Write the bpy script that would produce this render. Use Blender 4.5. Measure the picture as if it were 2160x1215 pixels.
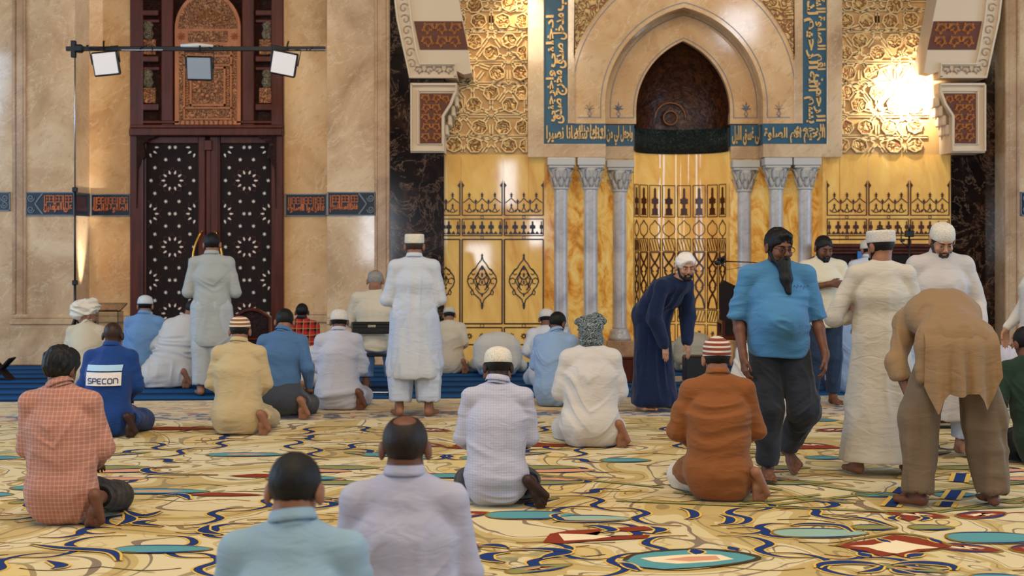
import bpy, math, random
import numpy as np
from mathutils import Vector, Matrix

for _o in list(bpy.data.objects):
    bpy.data.objects.remove(_o, do_unlink=True)
SC = bpy.context.scene
COL = SC.collection
PI = math.pi

# ------------------------------------------------------------------ camera
FPX, HOR, CAMH = 3000.0, 516.0, 1.62          # focal length in pixels, horizon row, lens height (m)
cam_d = bpy.data.cameras.new('camera')
cam_d.sensor_width = 36.0
cam_d.lens = FPX * 36.0 / 2160.0
cam_d.shift_y = -(607.5 - HOR) / 2160.0
cam_d.clip_end = 200
cam = bpy.data.objects.new('camera', cam_d)
cam.location = (0, 0, CAMH)
cam.rotation_euler = (PI / 2, 0, 0)
COL.objects.link(cam)
SC.camera = cam
cam_d.dof.use_dof = True
cam_d.dof.focus_distance = 9.6
cam_d.dof.aperture_fstop = 3.2

# ------------------------------------------------------------------ world, lamps, exposure
SC.view_settings.view_transform = 'Standard'
SC.view_settings.look = 'None'
SC.view_settings.gamma = 1.0
SC.view_settings.use_curve_mapping = False
SC.view_settings.exposure = -0.70

wd = bpy.data.worlds.new('hall')
SC.world = wd
wd.use_nodes = True
bg = wd.node_tree.nodes['Background']
bg.inputs[0].default_value = (0.80, 0.62, 0.46, 1)
bg.inputs[1].default_value = 0.08

def area(name, loc, aim, size, energy, color, spread=180):
    l = bpy.data.lights.new(name, 'AREA')
    l.shape = 'RECTANGLE'
    l.size, l.size_y = size
    l.energy = energy
    l.color = color
    l.spread = math.radians(spread)
    o = bpy.data.objects.new(name, l)
    o.location = loc
    o.rotation_euler = (Vector(aim) - Vector(loc)).to_track_quat('-Z', 'Y').to_euler()
    COL.objects.link(o)
    return o

def spot(name, loc, aim, energy, color, angle=60, blend=.6, radius=.08):
    l = bpy.data.lights.new(name, 'SPOT')
    l.energy = energy
    l.color = color
    l.spot_size = math.radians(angle)
    l.spot_blend = blend
    l.shadow_soft_size = radius
    o = bpy.data.objects.new(name, l)
    o.location = loc
    o.rotation_euler = (Vector(aim) - Vector(loc)).to_track_quat('-Z', 'Y').to_euler()
    COL.objects.link(o)
    return o

WARM = (1.0, 0.80, 0.57)
COOL = (0.52, 0.74, 1.0)
# tall windows in the two side walls of the hall and behind the lens
for yy in (4.0, 9.5, 15.0):
    area('side_window_light', (-13.0, yy, 3.6), (0, yy + .5, 1.0), (2.4, 5.5), 620, COOL)
    area('side_window_light', (15.0, yy, 3.6), (1, yy + .5, 1.0), (2.4, 5.5), 700, COOL)
for xx, zz, ww, hh, ee in ((-5.1, 2.1, .8, 2.3, 150), (-.15, 3.9, .6, 1.7, 90), (-1.25, 1.2, .9, .9, 70), (8.5, 9.8, 1.3, 1.3, 150), (6.8, 4.2, 1.5, 5.0, 420), (-12.5, 6.4, 1.4, 4.5, 380), (.9, 2.1, .5, 1.0, 60)):
    area('rear_window_light', (xx, -14.0, zz), (xx * .8, 12, 1.5), (ww, hh), ee, (0.78, 0.88, 1.0))
# chandeliers of the prayer hall
area('chandelier_light', (-3.0, 6.0, 11.0), (-2.0, 9.0, 0), (5, 5), 950, WARM)
area('chandelier_light', (4.5, 6.0, 11.0), (3.0, 9.0, 0), (5, 5), 950, WARM)
area('chandelier_light', (0.0, -3.0, 9.0), (0.5, 15.0, 3.0), (4, 4), 1150, WARM)
# spot lamps aimed at the wall
spot('wall_spot_light', (-3.3, 16.6, 8.2), (-3.0, 19.9, 1.3), 520, (1, .74, .45), 34, .9, .12)
spot('wall_spot_light', (-5.6, 16.8, 8.2), (-5.3, 19.9, 1.5), 380, (1, .74, .45), 34, .9, .12)
spot('mihrab_spot_light', (1.2, 18.5, 8.0), (1.3, 20.6, 4.6), 260, (1, .76, .46), 50, .9, .10)
spot('mihrab_spot_light', (0.15, 19.15, 5.4), (0.0, 19.62, 3.6), 260, (1, .86, .55), 80, .9, .05)
spot('mihrab_spot_light', (5.42, 19.22, 3.68), (5.42, 19.6, 3.66), 380, (1, .93, .74), 165, .9, .04)
spot('added_corner_spot', (-5.62, 19.30, 0.55), (-5.86, 19.42, 1.9), 800, (1, .92, .78), 30, .9, .02)  # added spot, stands in for a bright reflected strip on the recess corner
spot('mihrab_spot_light', (3.4, 17.2, 8.4), (3.2, 20.6, 3.9), 330, (1, .74, .45), 36, .9, .10)

# ------------------------------------------------------------------ scene graph helpers
def link(o, parent=None):
    COL.objects.link(o)
    if parent is not None:
        o.parent = parent
    return o

def tag(o, label=None, cat=None, group=None, kind=None):
    if label: o['label'] = label
    if cat: o['category'] = cat
    if group: o['group'] = group
    if kind: o['kind'] = kind
    return o

def empty(name, loc=(0, 0, 0), rz=0, label=None, cat=None, group=None):
    o = bpy.data.objects.new(name, None)
    o.location = loc
    o.rotation_euler = (0, 0, rz)
    o.empty_display_size = .1
    link(o)
    return tag(o, label, cat, group)

class MB:
    """collects polygons and links them as one mesh object"""
    def __init__(s):
        s.v, s.f, s.m, s.sm = [], [], [], []
        s.mi = 0
        s.smooth = False
    def poly(s, pts, faces):
        b = len(s.v)
        s.v += [tuple(map(float, p)) for p in pts]
        for f in faces:
            s.f.append(tuple(b + i for i in f))
            s.m.append(s.mi)
            s.sm.append(s.smooth)
    def box(s, a, b):
        x0, x1 = sorted((a[0], b[0])); y0, y1 = sorted((a[1], b[1])); z0, z1 = sorted((a[2], b[2]))
        s.poly([(x0, y0, z0), (x1, y0, z0), (x1, y1, z0), (x0, y1, z0), (x0, y0, z1), (x1, y0, z1), (x1, y1, z1), (x0, y1, z1)],
               [(0, 3, 2, 1), (4, 5, 6, 7), (0, 1, 5, 4), (1, 2, 6, 5), (2, 3, 7, 6), (3, 0, 4, 7)])
    def bbox(s, a, b, e=.01):
        """box with chamfered edges"""
        x0, x1 = sorted((a[0], b[0])); y0, y1 = sorted((a[1], b[1])); z0, z1 = sorted((a[2], b[2]))
        e = min(e, (x1 - x0) * .45, (y1 - y0) * .45, (z1 - z0) * .45)
        prof = [(0, e), (e, 0)]
        rings = []
        for z, i in ((z0, e), (z0 + e, 0), (z1 - e, 0), (z1, e)):
            rings.append([(x0 + i, y0 + i + e * (i == 0), z), (x0 + i + e * (i == 0), y0 + i, z), (x1 - i - e * (i == 0), y0 + i, z), (x1 - i, y0 + i + e * (i == 0), z),
                          (x1 - i, y1 - i - e * (i == 0), z), (x1 - i - e * (i == 0), y1 - i, z), (x0 + i + e * (i == 0), y1 - i, z), (x0 + i, y1 - i - e * (i == 0), z)])
        s.rings(rings, True, True)
    def rings(s, rings, cap0=False, cap1=False, closed=True):
        n = len(rings[0])
        pts = [p for r in rings for p in r]
        fs = []
        for k in range(len(rings) - 1):
            for i in range(n if closed else n - 1):
                j = (i + 1) % n
                fs.append((k * n + i, k * n + j, (k + 1) * n + j, (k + 1) * n + i))
        if cap0: fs.append(tuple(range(n - 1, -1, -1)))
        if cap1: fs.append(tuple((len(rings) - 1) * n + i for i in range(n)))
        s.poly(pts, fs)
    def lathe(s, prof, c=(0, 0, 0), n=24, sx=1, sy=1, cap=True, M=None):
        rs = []
        for r, z in prof:
            ring = []
            for i in range(n):
                a = 2 * PI * i / n
                p = Vector((r * sx * math.cos(a), r * sy * math.sin(a), z))
                if M is not None: p = M @ p
                ring.append((c[0] + p[0], c[1] + p[1], c[2] + p[2]))
            rs.append(ring)
        s.rings(rs, cap, cap)
    def tube(s, pts, r, n=8, cap=True):
        pts = [Vector(p) for p in pts]
        rr = r if isinstance(r, (list, tuple)) else [r] * len(pts)
        rs = []
        up = Vector((0, 0, 1))
        for i, p in enumerate(pts):
            d = (pts[min(i + 1, len(pts) - 1)] - pts[max(i - 1, 0)])
            if d.length < 1e-9: d = Vector((0, 0, 1))
            d.normalize()
            if i == 0:
                u = d.cross(up)
                if u.length < .1: u = d.cross(Vector((1, 0, 0)))
            else:
                u = u - d * u.dot(d)
            u.normalize()
            w = d.cross(u)
            rs.append([tuple(p + (u * math.cos(2 * PI * k / n) + w * math.sin(2 * PI * k / n)) * rr[i]) for k in range(n)])
        s.rings(rs, cap, cap)
    def strip(s, A, B, y0, y1):
        """plate between two outlines A and B of (x,z) points, front at y0, back at y1"""
        n = len(A)
        rings = []
        for a, b in zip(A, B):
            rings.append([(a[0], y0, a[1]), (b[0], y0, b[1]), (b[0], y1, b[1]), (a[0], y1, a[1])])
        s.rings(rings, True, True)
    def prism(s, pts, y0, y1):
        """outline of (x,z) points extruded from y0 (front) to y1"""
        n = len(pts)
        ar = sum(pts[i][0] * pts[(i + 1) % n][1] - pts[(i + 1) % n][0] * pts[i][1] for i in range(n))
        if ar < 0: pts = pts[::-1]
        P = [(p[0], y0, p[1]) for p in pts] + [(p[0], y1, p[1]) for p in pts]
        fs = [tuple(range(n)), tuple(range(2 * n - 1, n - 1, -1))]
        fs += [(i, n + i, n + (i + 1) % n, (i + 1) % n) for i in range(n)]
        s.poly(P, fs)
    def ribbon(s, pts, w, y0, y1=None, prof='flat'):
        """ribbon of width w (number or list) along (x,z) points on a wall plane"""
        n = len(pts)
        ww = w if isinstance(w, (list, tuple)) else [w] * n
        if y1 is None: y1 = y0 + .01
        rings = []
        for i in range(n):
            a, b = pts[max(i - 1, 0)], pts[min(i + 1, n - 1)]
            dx, dz = b[0] - a[0], b[1] - a[1]
            L = math.hypot(dx, dz) or 1
            nx, nz = -dz / L * ww[i] / 2, dx / L * ww[i] / 2
            x, z = pts[i]
            if prof == 'ridge':
                rings.append([(x - nx, y1, z - nz), (x, y0, z), (x + nx, y1, z + nz)])
            else:
                rings.append([(x - nx, y1, z - nz), (x - nx * .75, y0, z - nz * .75), (x + nx * .75, y0, z + nz * .75), (x + nx, y1, z + nz)])
        s.rings(rings, False, False, closed=False)
        if prof != 'ridge':
            s.poly(rings[0], [(0, 1, 2, 3)]); s.poly(rings[-1], [(3, 2, 1, 0)])
    def build(s, name, mats, parent=None, label=None, cat=None, group=None, kind=None):
        me = bpy.data.meshes.new(name)
        me.from_pydata(s.v, [], s.f)
        if not isinstance(mats, (list, tuple)): mats = [mats]
        for m in mats: me.materials.append(m)
        if s.f:
            me.polygons.foreach_set('material_index', s.m)
            me.polygons.foreach_set('use_smooth', s.sm)
        me.update()
        o = bpy.data.objects.new(name, me)
        link(o, parent)
        return tag(o, label, cat, group, kind)

# ------------------------------------------------------------------ procedural materials
def rgb(h):
    """display hex to linear"""
    h = h.lstrip('#')
    c = [int(h[i:i + 2], 16) / 255 for i in (0, 2, 4)]
    return tuple(x / 12.92 if x <= .04045 else ((x + .055) / 1.055) ** 2.4 for x in c)

class NT:
    def __init__(s, name):
        s.mat = bpy.data.materials.new(name)
        s.mat.use_nodes = True
        s.t = s.mat.node_tree
        s.p = s.t.nodes['Principled BSDF']
        s.tc = s.t.nodes.new('ShaderNodeTexCoord')
        s.P = s.tc.outputs['Object']
    def n(s, typ, ins=None, **kw):
        nd = s.t.nodes.new('ShaderNode' + typ)
        for k, v in kw.items(): setattr(nd, k, v)
        for k, v in (ins or {}).items():
            s.set(nd.inputs[k], v)
        return nd
    def set(s, sock, v):
        if isinstance(v, bpy.types.NodeSocket): s.t.links.new(v, sock)
        else:
            if sock.type == 'RGBA' and len(v) == 3: v = (*v, 1)
            sock.default_value = v
    def math(s, op, a, b=0.0, c=0.0, clamp=False):
        nd = s.n('Math', {0: a, 1: b, 2: c}, operation=op)
        nd.use_clamp = clamp
        return nd.outputs[0]
    def noise(s, scale=5, detail=3, rough=.5, vec=None, dist=0):
        nd = s.n('TexNoise', {'Scale': scale, 'Detail': detail, 'Roughness': rough, 'Distortion': dist})
        s.set(nd.inputs['Vector'], vec if vec is not None else s.P)
        return nd.outputs[0]
    def vscale(s, v, sc):
        return s.n('VectorMath', {0: v, 1: sc}, operation='MULTIPLY').outputs[0]
    def vrot(s, v, rot):
        return s.n('Mapping', {'Vector': v, 'Rotation': rot}).outputs[0]
    def ramp(s, fac, stops, interp='LINEAR'):
        nd = s.n('ValToRGB', {0: fac})
        cr = nd.color_ramp
        cr.interpolation = interp
        while len(cr.elements) < len(stops): cr.elements.new(.5)
        for e, (p, c) in zip(cr.elements, stops):
            e.position = p
            e.color = (*c, 1) if len(c) == 3 else c
        return nd.outputs[0]
    def mix(s, f, a, b, mode='MIX'):
        nd = s.n('Mix', {}, data_type='RGBA', blend_type=mode)
        s.set(nd.inputs[0], f); s.set(nd.inputs[6], a); s.set(nd.inputs[7], b)
        return nd.outputs[2]
    def bump(s, h, strength=.3, dist=.02):
        nd = s.n('Bump', {'Height': h, 'Strength': strength, 'Distance': dist})
        s.t.links.new(nd.outputs[0], s.p.inputs['Normal'])
    def out(s, color=None, rough=None, metal=None, spec=None, emis=None, estr=None, sheen=None, sss=None, coat=None, alpha=None):
        for k, v in (('Base Color', color), ('Roughness', rough), ('Metallic', metal), ('Specular IOR Level', spec),
                     ('Emission Color', emis), ('Emission Strength', estr), ('Sheen Weight', sheen), ('Subsurface Weight', sss), ('Coat Weight', coat), ('Alpha', alpha)):
            if v is not None: s.set(s.p.inputs[k], v)
        return s.mat
    def xyz(s):
        o = s.n('SeparateXYZ', {0: s.P}).outputs
        return o[0], o[1], o[2]

_mc = {}
def memo(f):
    def g(*a):
        k = (f.__name__,) + a
        if k not in _mc: _mc[k] = f(*a)
        return _mc[k]
    return g

@memo
def plain(name, c, rough=.6, metal=0.0, emis=0.0, spec=.5):
    m = NT(name)
    nz = m.noise(6, 3)
    col = m.mix(m.math('MULTIPLY', nz, .25), c, tuple(x * .78 for x in c))
    if emis: m.out(emis=c, estr=emis)
    return m.out(col, rough, metal, spec)

@memo
def marble(name, c1, c2, c3, vein, scale=1.3, rough=.07):
    m = NT(name)
    wv = m.noise(scale, 5, .6, dist=.8)
    base = m.ramp(wv, [(.30, c1), (.5, c2), (.68, c3)])
    r = m.vrot(m.P, (0, .7, 0))
    st = m.vscale(r, (1.0, 1.0, 2.0))
    v1 = m.math('ABSOLUTE', m.math('SUBTRACT', m.noise(scale * 1.7, 6, .62, st, 1.2), .5))
    vm = m.math('MULTIPLY', m.math('SUBTRACT', 1.0, m.math('MULTIPLY', v1, 80.0), clamp=True), .38)
    col = m.mix(vm, base, vein)
    v2 = m.noise(scale * 9, 4, .7, st)
    col = m.mix(m.ramp(v2, [(.56, (0, 0, 0)), (.76, (.55, .55, .55))]), col, tuple(x * .7 for x in c1))
    return m.out(col, rough, 0, .5)

@memo
def dark_marble():
    m = NT('dark_emperador_marble')
    w = m.noise(2.6, 8, .72, dist=1.5)
    base = m.ramp(w, [(.36, rgb('0a0708')), (.52, rgb('20130f')), (.64, rgb('3d281f')), (.76, rgb('5f4436'))])
    v = m.math('ABSOLUTE', m.math('SUBTRACT', m.noise(1.7, 7, .7, dist=2.0), .5))
    vm = m.math('SUBTRACT', 1.0, m.math('MULTIPLY', v, 70.0), clamp=True)
    col = m.mix(m.math('MULTIPLY', vm, .5), base, rgb('a08068'))
    return m.out(col, .1, 0, .5)

@memo
def onyx(name, estr):
    m = NT(name)
    st = m.vscale(m.vrot(m.P, (0, .25, 0)), (2.4, 1.0, .7))
    w = m.noise(1.1, 6, .62, st, 1.4)
    col = m.ramp(w, [(.28, rgb('b87838')), (.42, rgb('d8a456')), (.58, rgb('e4b964')), (.74, rgb('ecca84'))])
    v = m.noise(3.0, 5, .7, st, 1.0)
    col = m.mix(m.ramp(v, [(.62, (0, 0, 0)), (.76, (.5, .5, .5))]), col, rgb('b87a48'))
    return m.out(m.mix(.5, col, rgb('b08850')), .05, 0, .5, col, estr)

@memo
def onyx_veined(name, estr):
    m = NT(name)
    w = m.noise(2.2, 7, .68, m.vscale(m.P, (1.6, 1, .9)), 2.0)
    col = m.ramp(w, [(.30, rgb('8a4a18')), (.42, rgb('d08a34')), (.52, rgb('e6bc64')), (.66, rgb('f0d690'))])
    return m.out(m.mix(.5, col, rgb('c09040')), .1, 0, .5, col, estr)

@memo
def wood(name, c1, c2, rough=.35, carved=0.0):
    m = NT(name)
    st = m.vscale(m.P, (9, 9, .9))
    w = m.noise(1.6, 5, .6, st, .6)
    col = m.ramp(w, [(.3, c1), (.7, c2)])
    if carved:
        c = m.noise(26, 2, .5, dist=1.6)
        k = m.math('ABSOLUTE', m.math('SUBTRACT', m.math('FRACT', m.math('MULTIPLY', c, 5.0)), .5))
        col = m.mix(m.math('MULTIPLY', k, 1.2), tuple(x * .35 for x in c1), col)
        m.bump(k, carved, .03)
    return m.out(col, rough, 0, .4)

@memo
def carved(name, hi, lo, scale=14.0, rough=.55, strength=.9, bands=4.0):
    """floral carving: swirling raised bands over a darker ground"""
    m = NT(name)
    c = m.noise(scale, 1.2, .45, dist=2.2)
    k = m.math('ABSOLUTE', m.math('SUBTRACT', m.math('FRACT', m.math('MULTIPLY', c, bands)), .5))
    k2 = m.math('MULTIPLY', k, 2.0)
    col = m.ramp(k2, [(.22, lo), (.5, hi)])
    m.bump(k2, strength, .04)
    return m.out(col, rough, 0, .4)

# ------------------------------------------------------------------ wall coordinates (photo row/column at a wall plane)
def W(px, py, Y):
    return ((px - 1080) * Y / FPX, CAMH - (py - HOR) * Y / FPX)
def FL(px, py):
    Y = CAMH * FPX / (py - HOR)
    return ((px - 1080) * Y / FPX, Y)
def wbox(mb, x0, y0, x1, y1, Y, t, back=0.0, ch=0.0):
    """block whose front face covers the given rows and columns on plane Y, t proud of it"""
    a = W(x0, y0, Y); b = W(x1, y1, Y)
    if ch: mb.bbox((a[0], Y - t, a[1]), (b[0], Y + back, b[1]), ch)
    else: mb.box((a[0], Y - t, a[1]), (b[0], Y + back, b[1]))

# ------------------------------------------------------------------ writing
AR = {'ا': (0xFE8D, 2), 'أ': (0xFE83, 2), 'إ': (0xFE87, 2), 'آ': (0xFE81, 2), 'ب': (0xFE8F, 4), 'ة': (0xFE93, 2), 'ت': (0xFE95, 4), 'ث': (0xFE99, 4), 'ج': (0xFE9D, 4),
      'ح': (0xFEA1, 4), 'خ': (0xFEA5, 4), 'د': (0xFEA9, 2), 'ذ': (0xFEAB, 2), 'ر': (0xFEAD, 2), 'ز': (0xFEAF, 2), 'س': (0xFEB1, 4), 'ش': (0xFEB5, 4), 'ص': (0xFEB9, 4),
      'ض': (0xFEBD, 4), 'ط': (0xFEC1, 4), 'ظ': (0xFEC5, 4), 'ع': (0xFEC9, 4), 'غ': (0xFECD, 4), 'ف': (0xFED1, 4), 'ق': (0xFED5, 4), 'ك': (0xFED9, 4), 'ل': (0xFEDD, 4),
      'م': (0xFEE1, 4), 'ن': (0xFEE5, 4), 'ه': (0xFEE9, 4), 'و': (0xFEED, 2), 'ؤ': (0xFE85, 2), 'ى': (0xFEEF, 2), 'ي': (0xFEF1, 4)}
def shape_arabic(t):
    out = []
    for i, ch in enumerate(t):
        if ch not in AR:
            out.append(ch); continue
        base, n = AR[ch]
        jp = i > 0 and t[i - 1] in AR and AR[t[i - 1]][1] == 4
        jn = n == 4 and i + 1 < len(t) and t[i + 1] in AR
        k = (3 if jn else 1) if jp else (2 if jn else 0)
        out.append(chr(base + k))
    return ''.join(reversed(out))

def text_geo(body, space=1.0, bold=0.0):
    c = bpy.data.curves.new('lettering', 'FONT')
    c.body = body
    c.size = 1
    c.space_character = space
    c.offset = bold
    c.resolution_u = 2
    o = bpy.data.objects.new('lettering', c)
    COL.objects.link(o)
    dg = bpy.context.evaluated_depsgraph_get()
    dg.update()
    me = bpy.data.meshes.new_from_object(o.evaluated_get(dg))
    vs = [tuple(v.co) for v in me.vertices]
    fs = [tuple(p.vertices) for p in me.polygons]
    bpy.data.objects.remove(o); bpy.data.meshes.remove(me); bpy.data.curves.remove(c)
    return vs, fs

def put_text(mb, body, x0, z0, x1, z1, y, t, bold=.012, turn=0, space=1.0):
    """lettering fitted to a wall rectangle, standing t proud of plane y; turn: 0 level, 1 tops to the left, -1 tops to the right"""
    vs, fs = text_geo(body, space, bold)
    if not vs: return
    ax = [v[0] for v in vs]; ay = [v[1] for v in vs]
    lx, hx, ly, hy = min(ax), max(ax), min(ay), max(ay)
    P = []
    for v in vs:
        u, w = (v[0] - lx) / (hx - lx), (v[1] - ly) / (hy - ly)
        if turn == 1: u, w = 1 - w, u
        elif turn == -1: u, w = w, 1 - u
        P.append((x0 + (x1 - x0) * u, z0 + (z1 - z0) * w))
    n = len(P)
    edges = {}
    for f in fs:
        for i in range(len(f)):
            a, b = f[i], f[(i + 1) % len(f)]
            k = (min(a, b), max(a, b))
            edges[k] = edges.get(k, 0) + 1
    side = [(a, b, n + b, n + a) for (a, b), c in edges.items() if c == 1]
    mb.poly([(p[0], y - t, p[1]) for p in P] + [(p[0], y, p[1]) for p in P], list(fs) + side)
# ================================================================== the setting
YL, YM, YR = 19.1, 19.6, 19.9        # left wall face, mihrab wall face, inner order of the mihrab
YD = 19.75                            # back of the recess that holds the wooden door
MARB = marble('cream_marble', rgb('a98968'), rgb('c8a884'), rgb('d8bd9a'), rgb('ecdcc0'), 1.0)
MARB_D = marble('tan_marble', rgb('917050'), rgb('b08c69'), rgb('c2a17c'), rgb('dcc4a2'), 1.4, .18)
MARB_H = marble('honey_marble', rgb('b98e62'), rgb('d3ab7c'), rgb('e2c197'), rgb('f2dfc0'), .8, .07)
DARK = dark_marble()
STONE = plain('cream_carved_stone', rgb('d6bfa0'), .55)
STONE_G = plain('grey_cream_carved_stone', rgb('b8aba0'), .6)
INK = plain('dark_stone_inlay', rgb('241a2c'), .25)
INK_B = plain('brown_stone_inlay', rgb('4a1f10'), .3)
GREYLINE = plain('grey_blue_stone_inlay', rgb('6c7682'), .4)
BLUE_T = plain('turquoise_mosaic', rgb('15506a'), .45)
NAVY = plain('navy_mosaic', rgb('0d1b2a'), .25)
GOLD = plain('gilded_lettering', rgb('cda66c'), .4, .3)
COPPER = plain('copper_lettering', rgb('c46a3c'), .35, .35)
GOLDWALL = plain('gilded_relief', rgb('dcbf8c'), .42, .2)
CARV_T = carved('terracotta_carving', rgb('c08048'), rgb('4a1d0c'), 9.0, .55, 1.0, 4.0)
CARV_G = carved('gilded_carving', rgb('e0b878'), rgb('905a30'), 7.5, .5, .8, 3.0)
ONYX = onyx('backlit_honey_onyx', .42)
ONYXV = onyx_veined('backlit_veined_onyx', .42)

# floor slab
m = MB(); m.box((-14, -2, -.30), (15, 22, -.012)); m.build('floor', MARB_D, kind='structure')

# --- left part of the qibla wall, in front of and around the door recess
def wallblock(px0, px1, Y, back, mat, name='wall_back', top=-260):
    m = MB()
    a, b = W(px0, 0, Y)[0], W(px1, 0, Y)[0]
    m.box((a, Y, -.01), (b, back, W(0, top, Y)[1]))
    return m.build(name, mat, kind='structure')
wallblock(-320, 158, YL, 20.1, MARB)
wallblock(690, 822, YL, 20.1, MARB)
m = MB()
m.box((W(158, 0, YL)[0], YD, -.01), (W(278, 0, YD)[0], 20.1, 6.6))
m.box((W(600, 0, YD)[0], YD, -.01), (W(690, 0, YL)[0], 20.1, 6.6))
m.box((W(278, 0, YD)[0], YD + .12, -.01), (W(600, 0, YD)[0], 20.1, 6.6))
m.build('wall_back', MARB_H, kind='structure')
m = MB()
m.box((W(822, 0, YL)[0], YL + .01, -.01), (W(937, 0, YL)[0], 20.2, 6.6))
m.build('wall_back', DARK, kind='structure')
m = MB()
m.box((W(2005, 0, YM)[0], YM - .02, -.01), (W(2128, 0, YM)[0], 20.2, 6.6))
m.build('wall_back', DARK, kind='structure')
wallblock(2119, 2400, YL + .1, 20.2, MARB)
# mouldings, ledge and plinth
def trim(mat, *boxes, name='trim_1', Y=YL):
    m = MB()
    for x0, y0, x1, y1, t in boxes: wbox(m, x0, y0, x1, y1, Y, t, ch=.012)
    return m.build(name, mat, kind='structure')
trim(MARB_D, (27, -200, 34, 664, .035), (34, -200, 50, 664, .018), (50, -200, 56, 664, .03), name='trim_1')
trim(MARB_D, (790, -200, 796, 664, .02), (796, -200, 815, 690, .012), (815, -200, 822, 766, .035), name='trim_2')
trim(MARB, (27, 663, 158, 672, .03), (22, 672, 158, 685, .05), (22, 685, 158, 770, .035), (-320, 685, 22, 770, .012), name='baseboard_back')
trim(MARB, (690, 663, 800, 672, .03), (690, 672, 822, 685, .05), (690, 685, 822, 770, .035), name='baseboard_back')
trim(MARB_D, (2119, -200, 2127, 770, .03), (2127, -200, 2144, 770, .015), (2144, -200, 2150, 770, .03), name='trim_3', Y=YL + .1)
trim(MARB, (190, 660, 278, 668, .03), (190, 668, 278, 680, .04), (600, 657, 700, 665, .03), (600, 665, 700, 680, .04), name='baseboard_back', Y=YD)

# --- blue bands with copper writing
def band(px0, px1, py0, py1, Y, txt, scroll=None, name='lettered_band', label=None, knots=()):
    root = empty(name, (0, 0, 0), 0, label, 'band')
    m = MB(); wbox(m, px0, py0, px1, py1, Y, .012); m.build('panel', NAVY, root)
    m = MB()
    for a, b, c, d in ((px0, py0, px1, py0 + 2, ), (px0, py1 - 2, px1, py1), (px0, py0, px0 + 2, py1), (px1 - 2, py0, px1, py1)):
        wbox(m, a, b, c, d, Y, .02)
    m.build('border', GREYLINE, root)
    tx0 = px0 + (38 if scroll == 'l' else 5); tx1 = px1 - (38 if scroll == 'r' else 5)
    m = MB()
    a = W(tx0, py1 - 7, Y); b = W(tx1, py0 + 21, Y)
    put_text(m, shape_arabic(txt), a[0], a[1], b[0], b[1], Y - .012, .014, .03)
    # tall knotted uprights of the kufic script
    w = (tx1 - tx0) / 9.0
    random.seed(len(txt))
    for i in range(9):
        cx = tx0 + w * (i + .5)
        if i % 3 == 0:
            for dx in (-2, 2):
                wbox(m, cx + dx - .8, py0 + 7, cx + dx + .8, py1 - 12, Y - .012, .014)
        else:
            for cy in (py0 + 11, py0 + 18):
                pts = [W(cx + 4 * math.cos(t) * (1 - .12 * (t > 5)), cy + 3.6 * math.sin(t), Y) for t in [k * 2 * PI / 10 + .3 for k in range(10)]]
                m.ribbon(pts, .012, Y - .026, Y - .012)
    m.build('lettering', COPPER, root)
    if scroll:
        m = MB()
        ex, s = (px0, 1) if scroll == 'l' else (px1, -1)
        m.ribbon([W(ex + s * 36, py0 + 3, Y), W(ex + s * 26, py0 + 16, Y), W(ex + s * 20, (py0 + py1) / 2, Y), W(ex + s * 26, py1 - 16, Y), W(ex + s * 36, py1 - 3, Y)], .02, Y - .028, Y - .01)
        for cy in (py0 + 13, py1 - 13):
            pts = [W(ex + s * (11 + (8 - k * .5) * math.cos(k * .75)), cy + (8 - k * .5) * math.sin(k * .75), Y) for k in range(14)]
            m.ribbon(pts, .014, Y - .028, Y - .01)
        m.build('scrollwork', GREYLINE, root)
    return root
band(55, 158, 405, 455, YL, 'على المؤمنين', 'l', label='dark blue lettered band left of the door, outer length with scroll at its left end')
band(192, 276, 409, 456, YD, 'الصلوة كانت', None, label='dark blue lettered band in the door recess, close left of the wooden door')
band(602, 690, 409, 456, YD, 'فاقيموا الصلوة', None, label='dark blue lettered band in the door recess, close right of the wooden door')
band(691, 793, 405, 455, YL, 'فاذا اطمأننتم', 'r', label='dark blue lettered band right of the door with scroll at its right end')
band(-70, 22, 405, 445, YL, 'كتابا', 'r', label='blue patterned band cut by the left edge of the photo')
band(2152, 2240, 405, 455, YL + .1, 'ان الصلوة', 'l', label='blue band cut by the right edge of the photo')
# part of the band that turns round the corner of the recess
m = MB(); a = W(158, 405, YL); b = W(158, 455, YL); m.box((a[0] - .0, YL + .02, a[1]), (a[0] + .012, YD, b[1]))
m.build('trim_4', NAVY, kind='structure')

# --- tall wooden door
dr = empty('door_1', (0, 0, 0)); dr['kind'] = 'structure'
WD = wood('walnut', rgb('3a1408'), rgb('5c2412'), .3)
WDC = wood('carved_walnut', rgb('381509'), rgb('552412'), .45, .8)
WDX = wood('dark_walnut', rgb('1c0a06'), rgb('30130a'), .85, .3)
WDL = carved('light_carved_wood', rgb('cc8c5c'), rgb('6a3e28'), 16.0, .5, .8, 3.0)
WDF = wood('light_wood', rgb('9a5a34'), rgb('b87448'), .4)
IVORY = plain('pale_inlay', rgb('d8cfc2'), .4)
m = MB()
for x0, y0, x1, y1, t in ((278, -260, 305, 764, .10), (574, -260, 600, 764, .10), (278, 272, 600, 288, .16), (278, 264, 600, 272, .12), (286, 255, 592, 262, .09)):
    wbox(m, x0, y0, x1, y1, YD, t, .12, .012)
for x0, y0, x1, y1, t in ((342, -260, 368, 270, .07), (512, -260, 538, 270, .07)):
    wbox(m, x0, y0, x1, y1, YD, t, .1, .012)
m.build('door_frame', WD, dr)
m = MB(); wbox(m, 300, -260, 580, 276, YD, .02, .12); m.build('upper_panel', WDC, dr)
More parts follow.
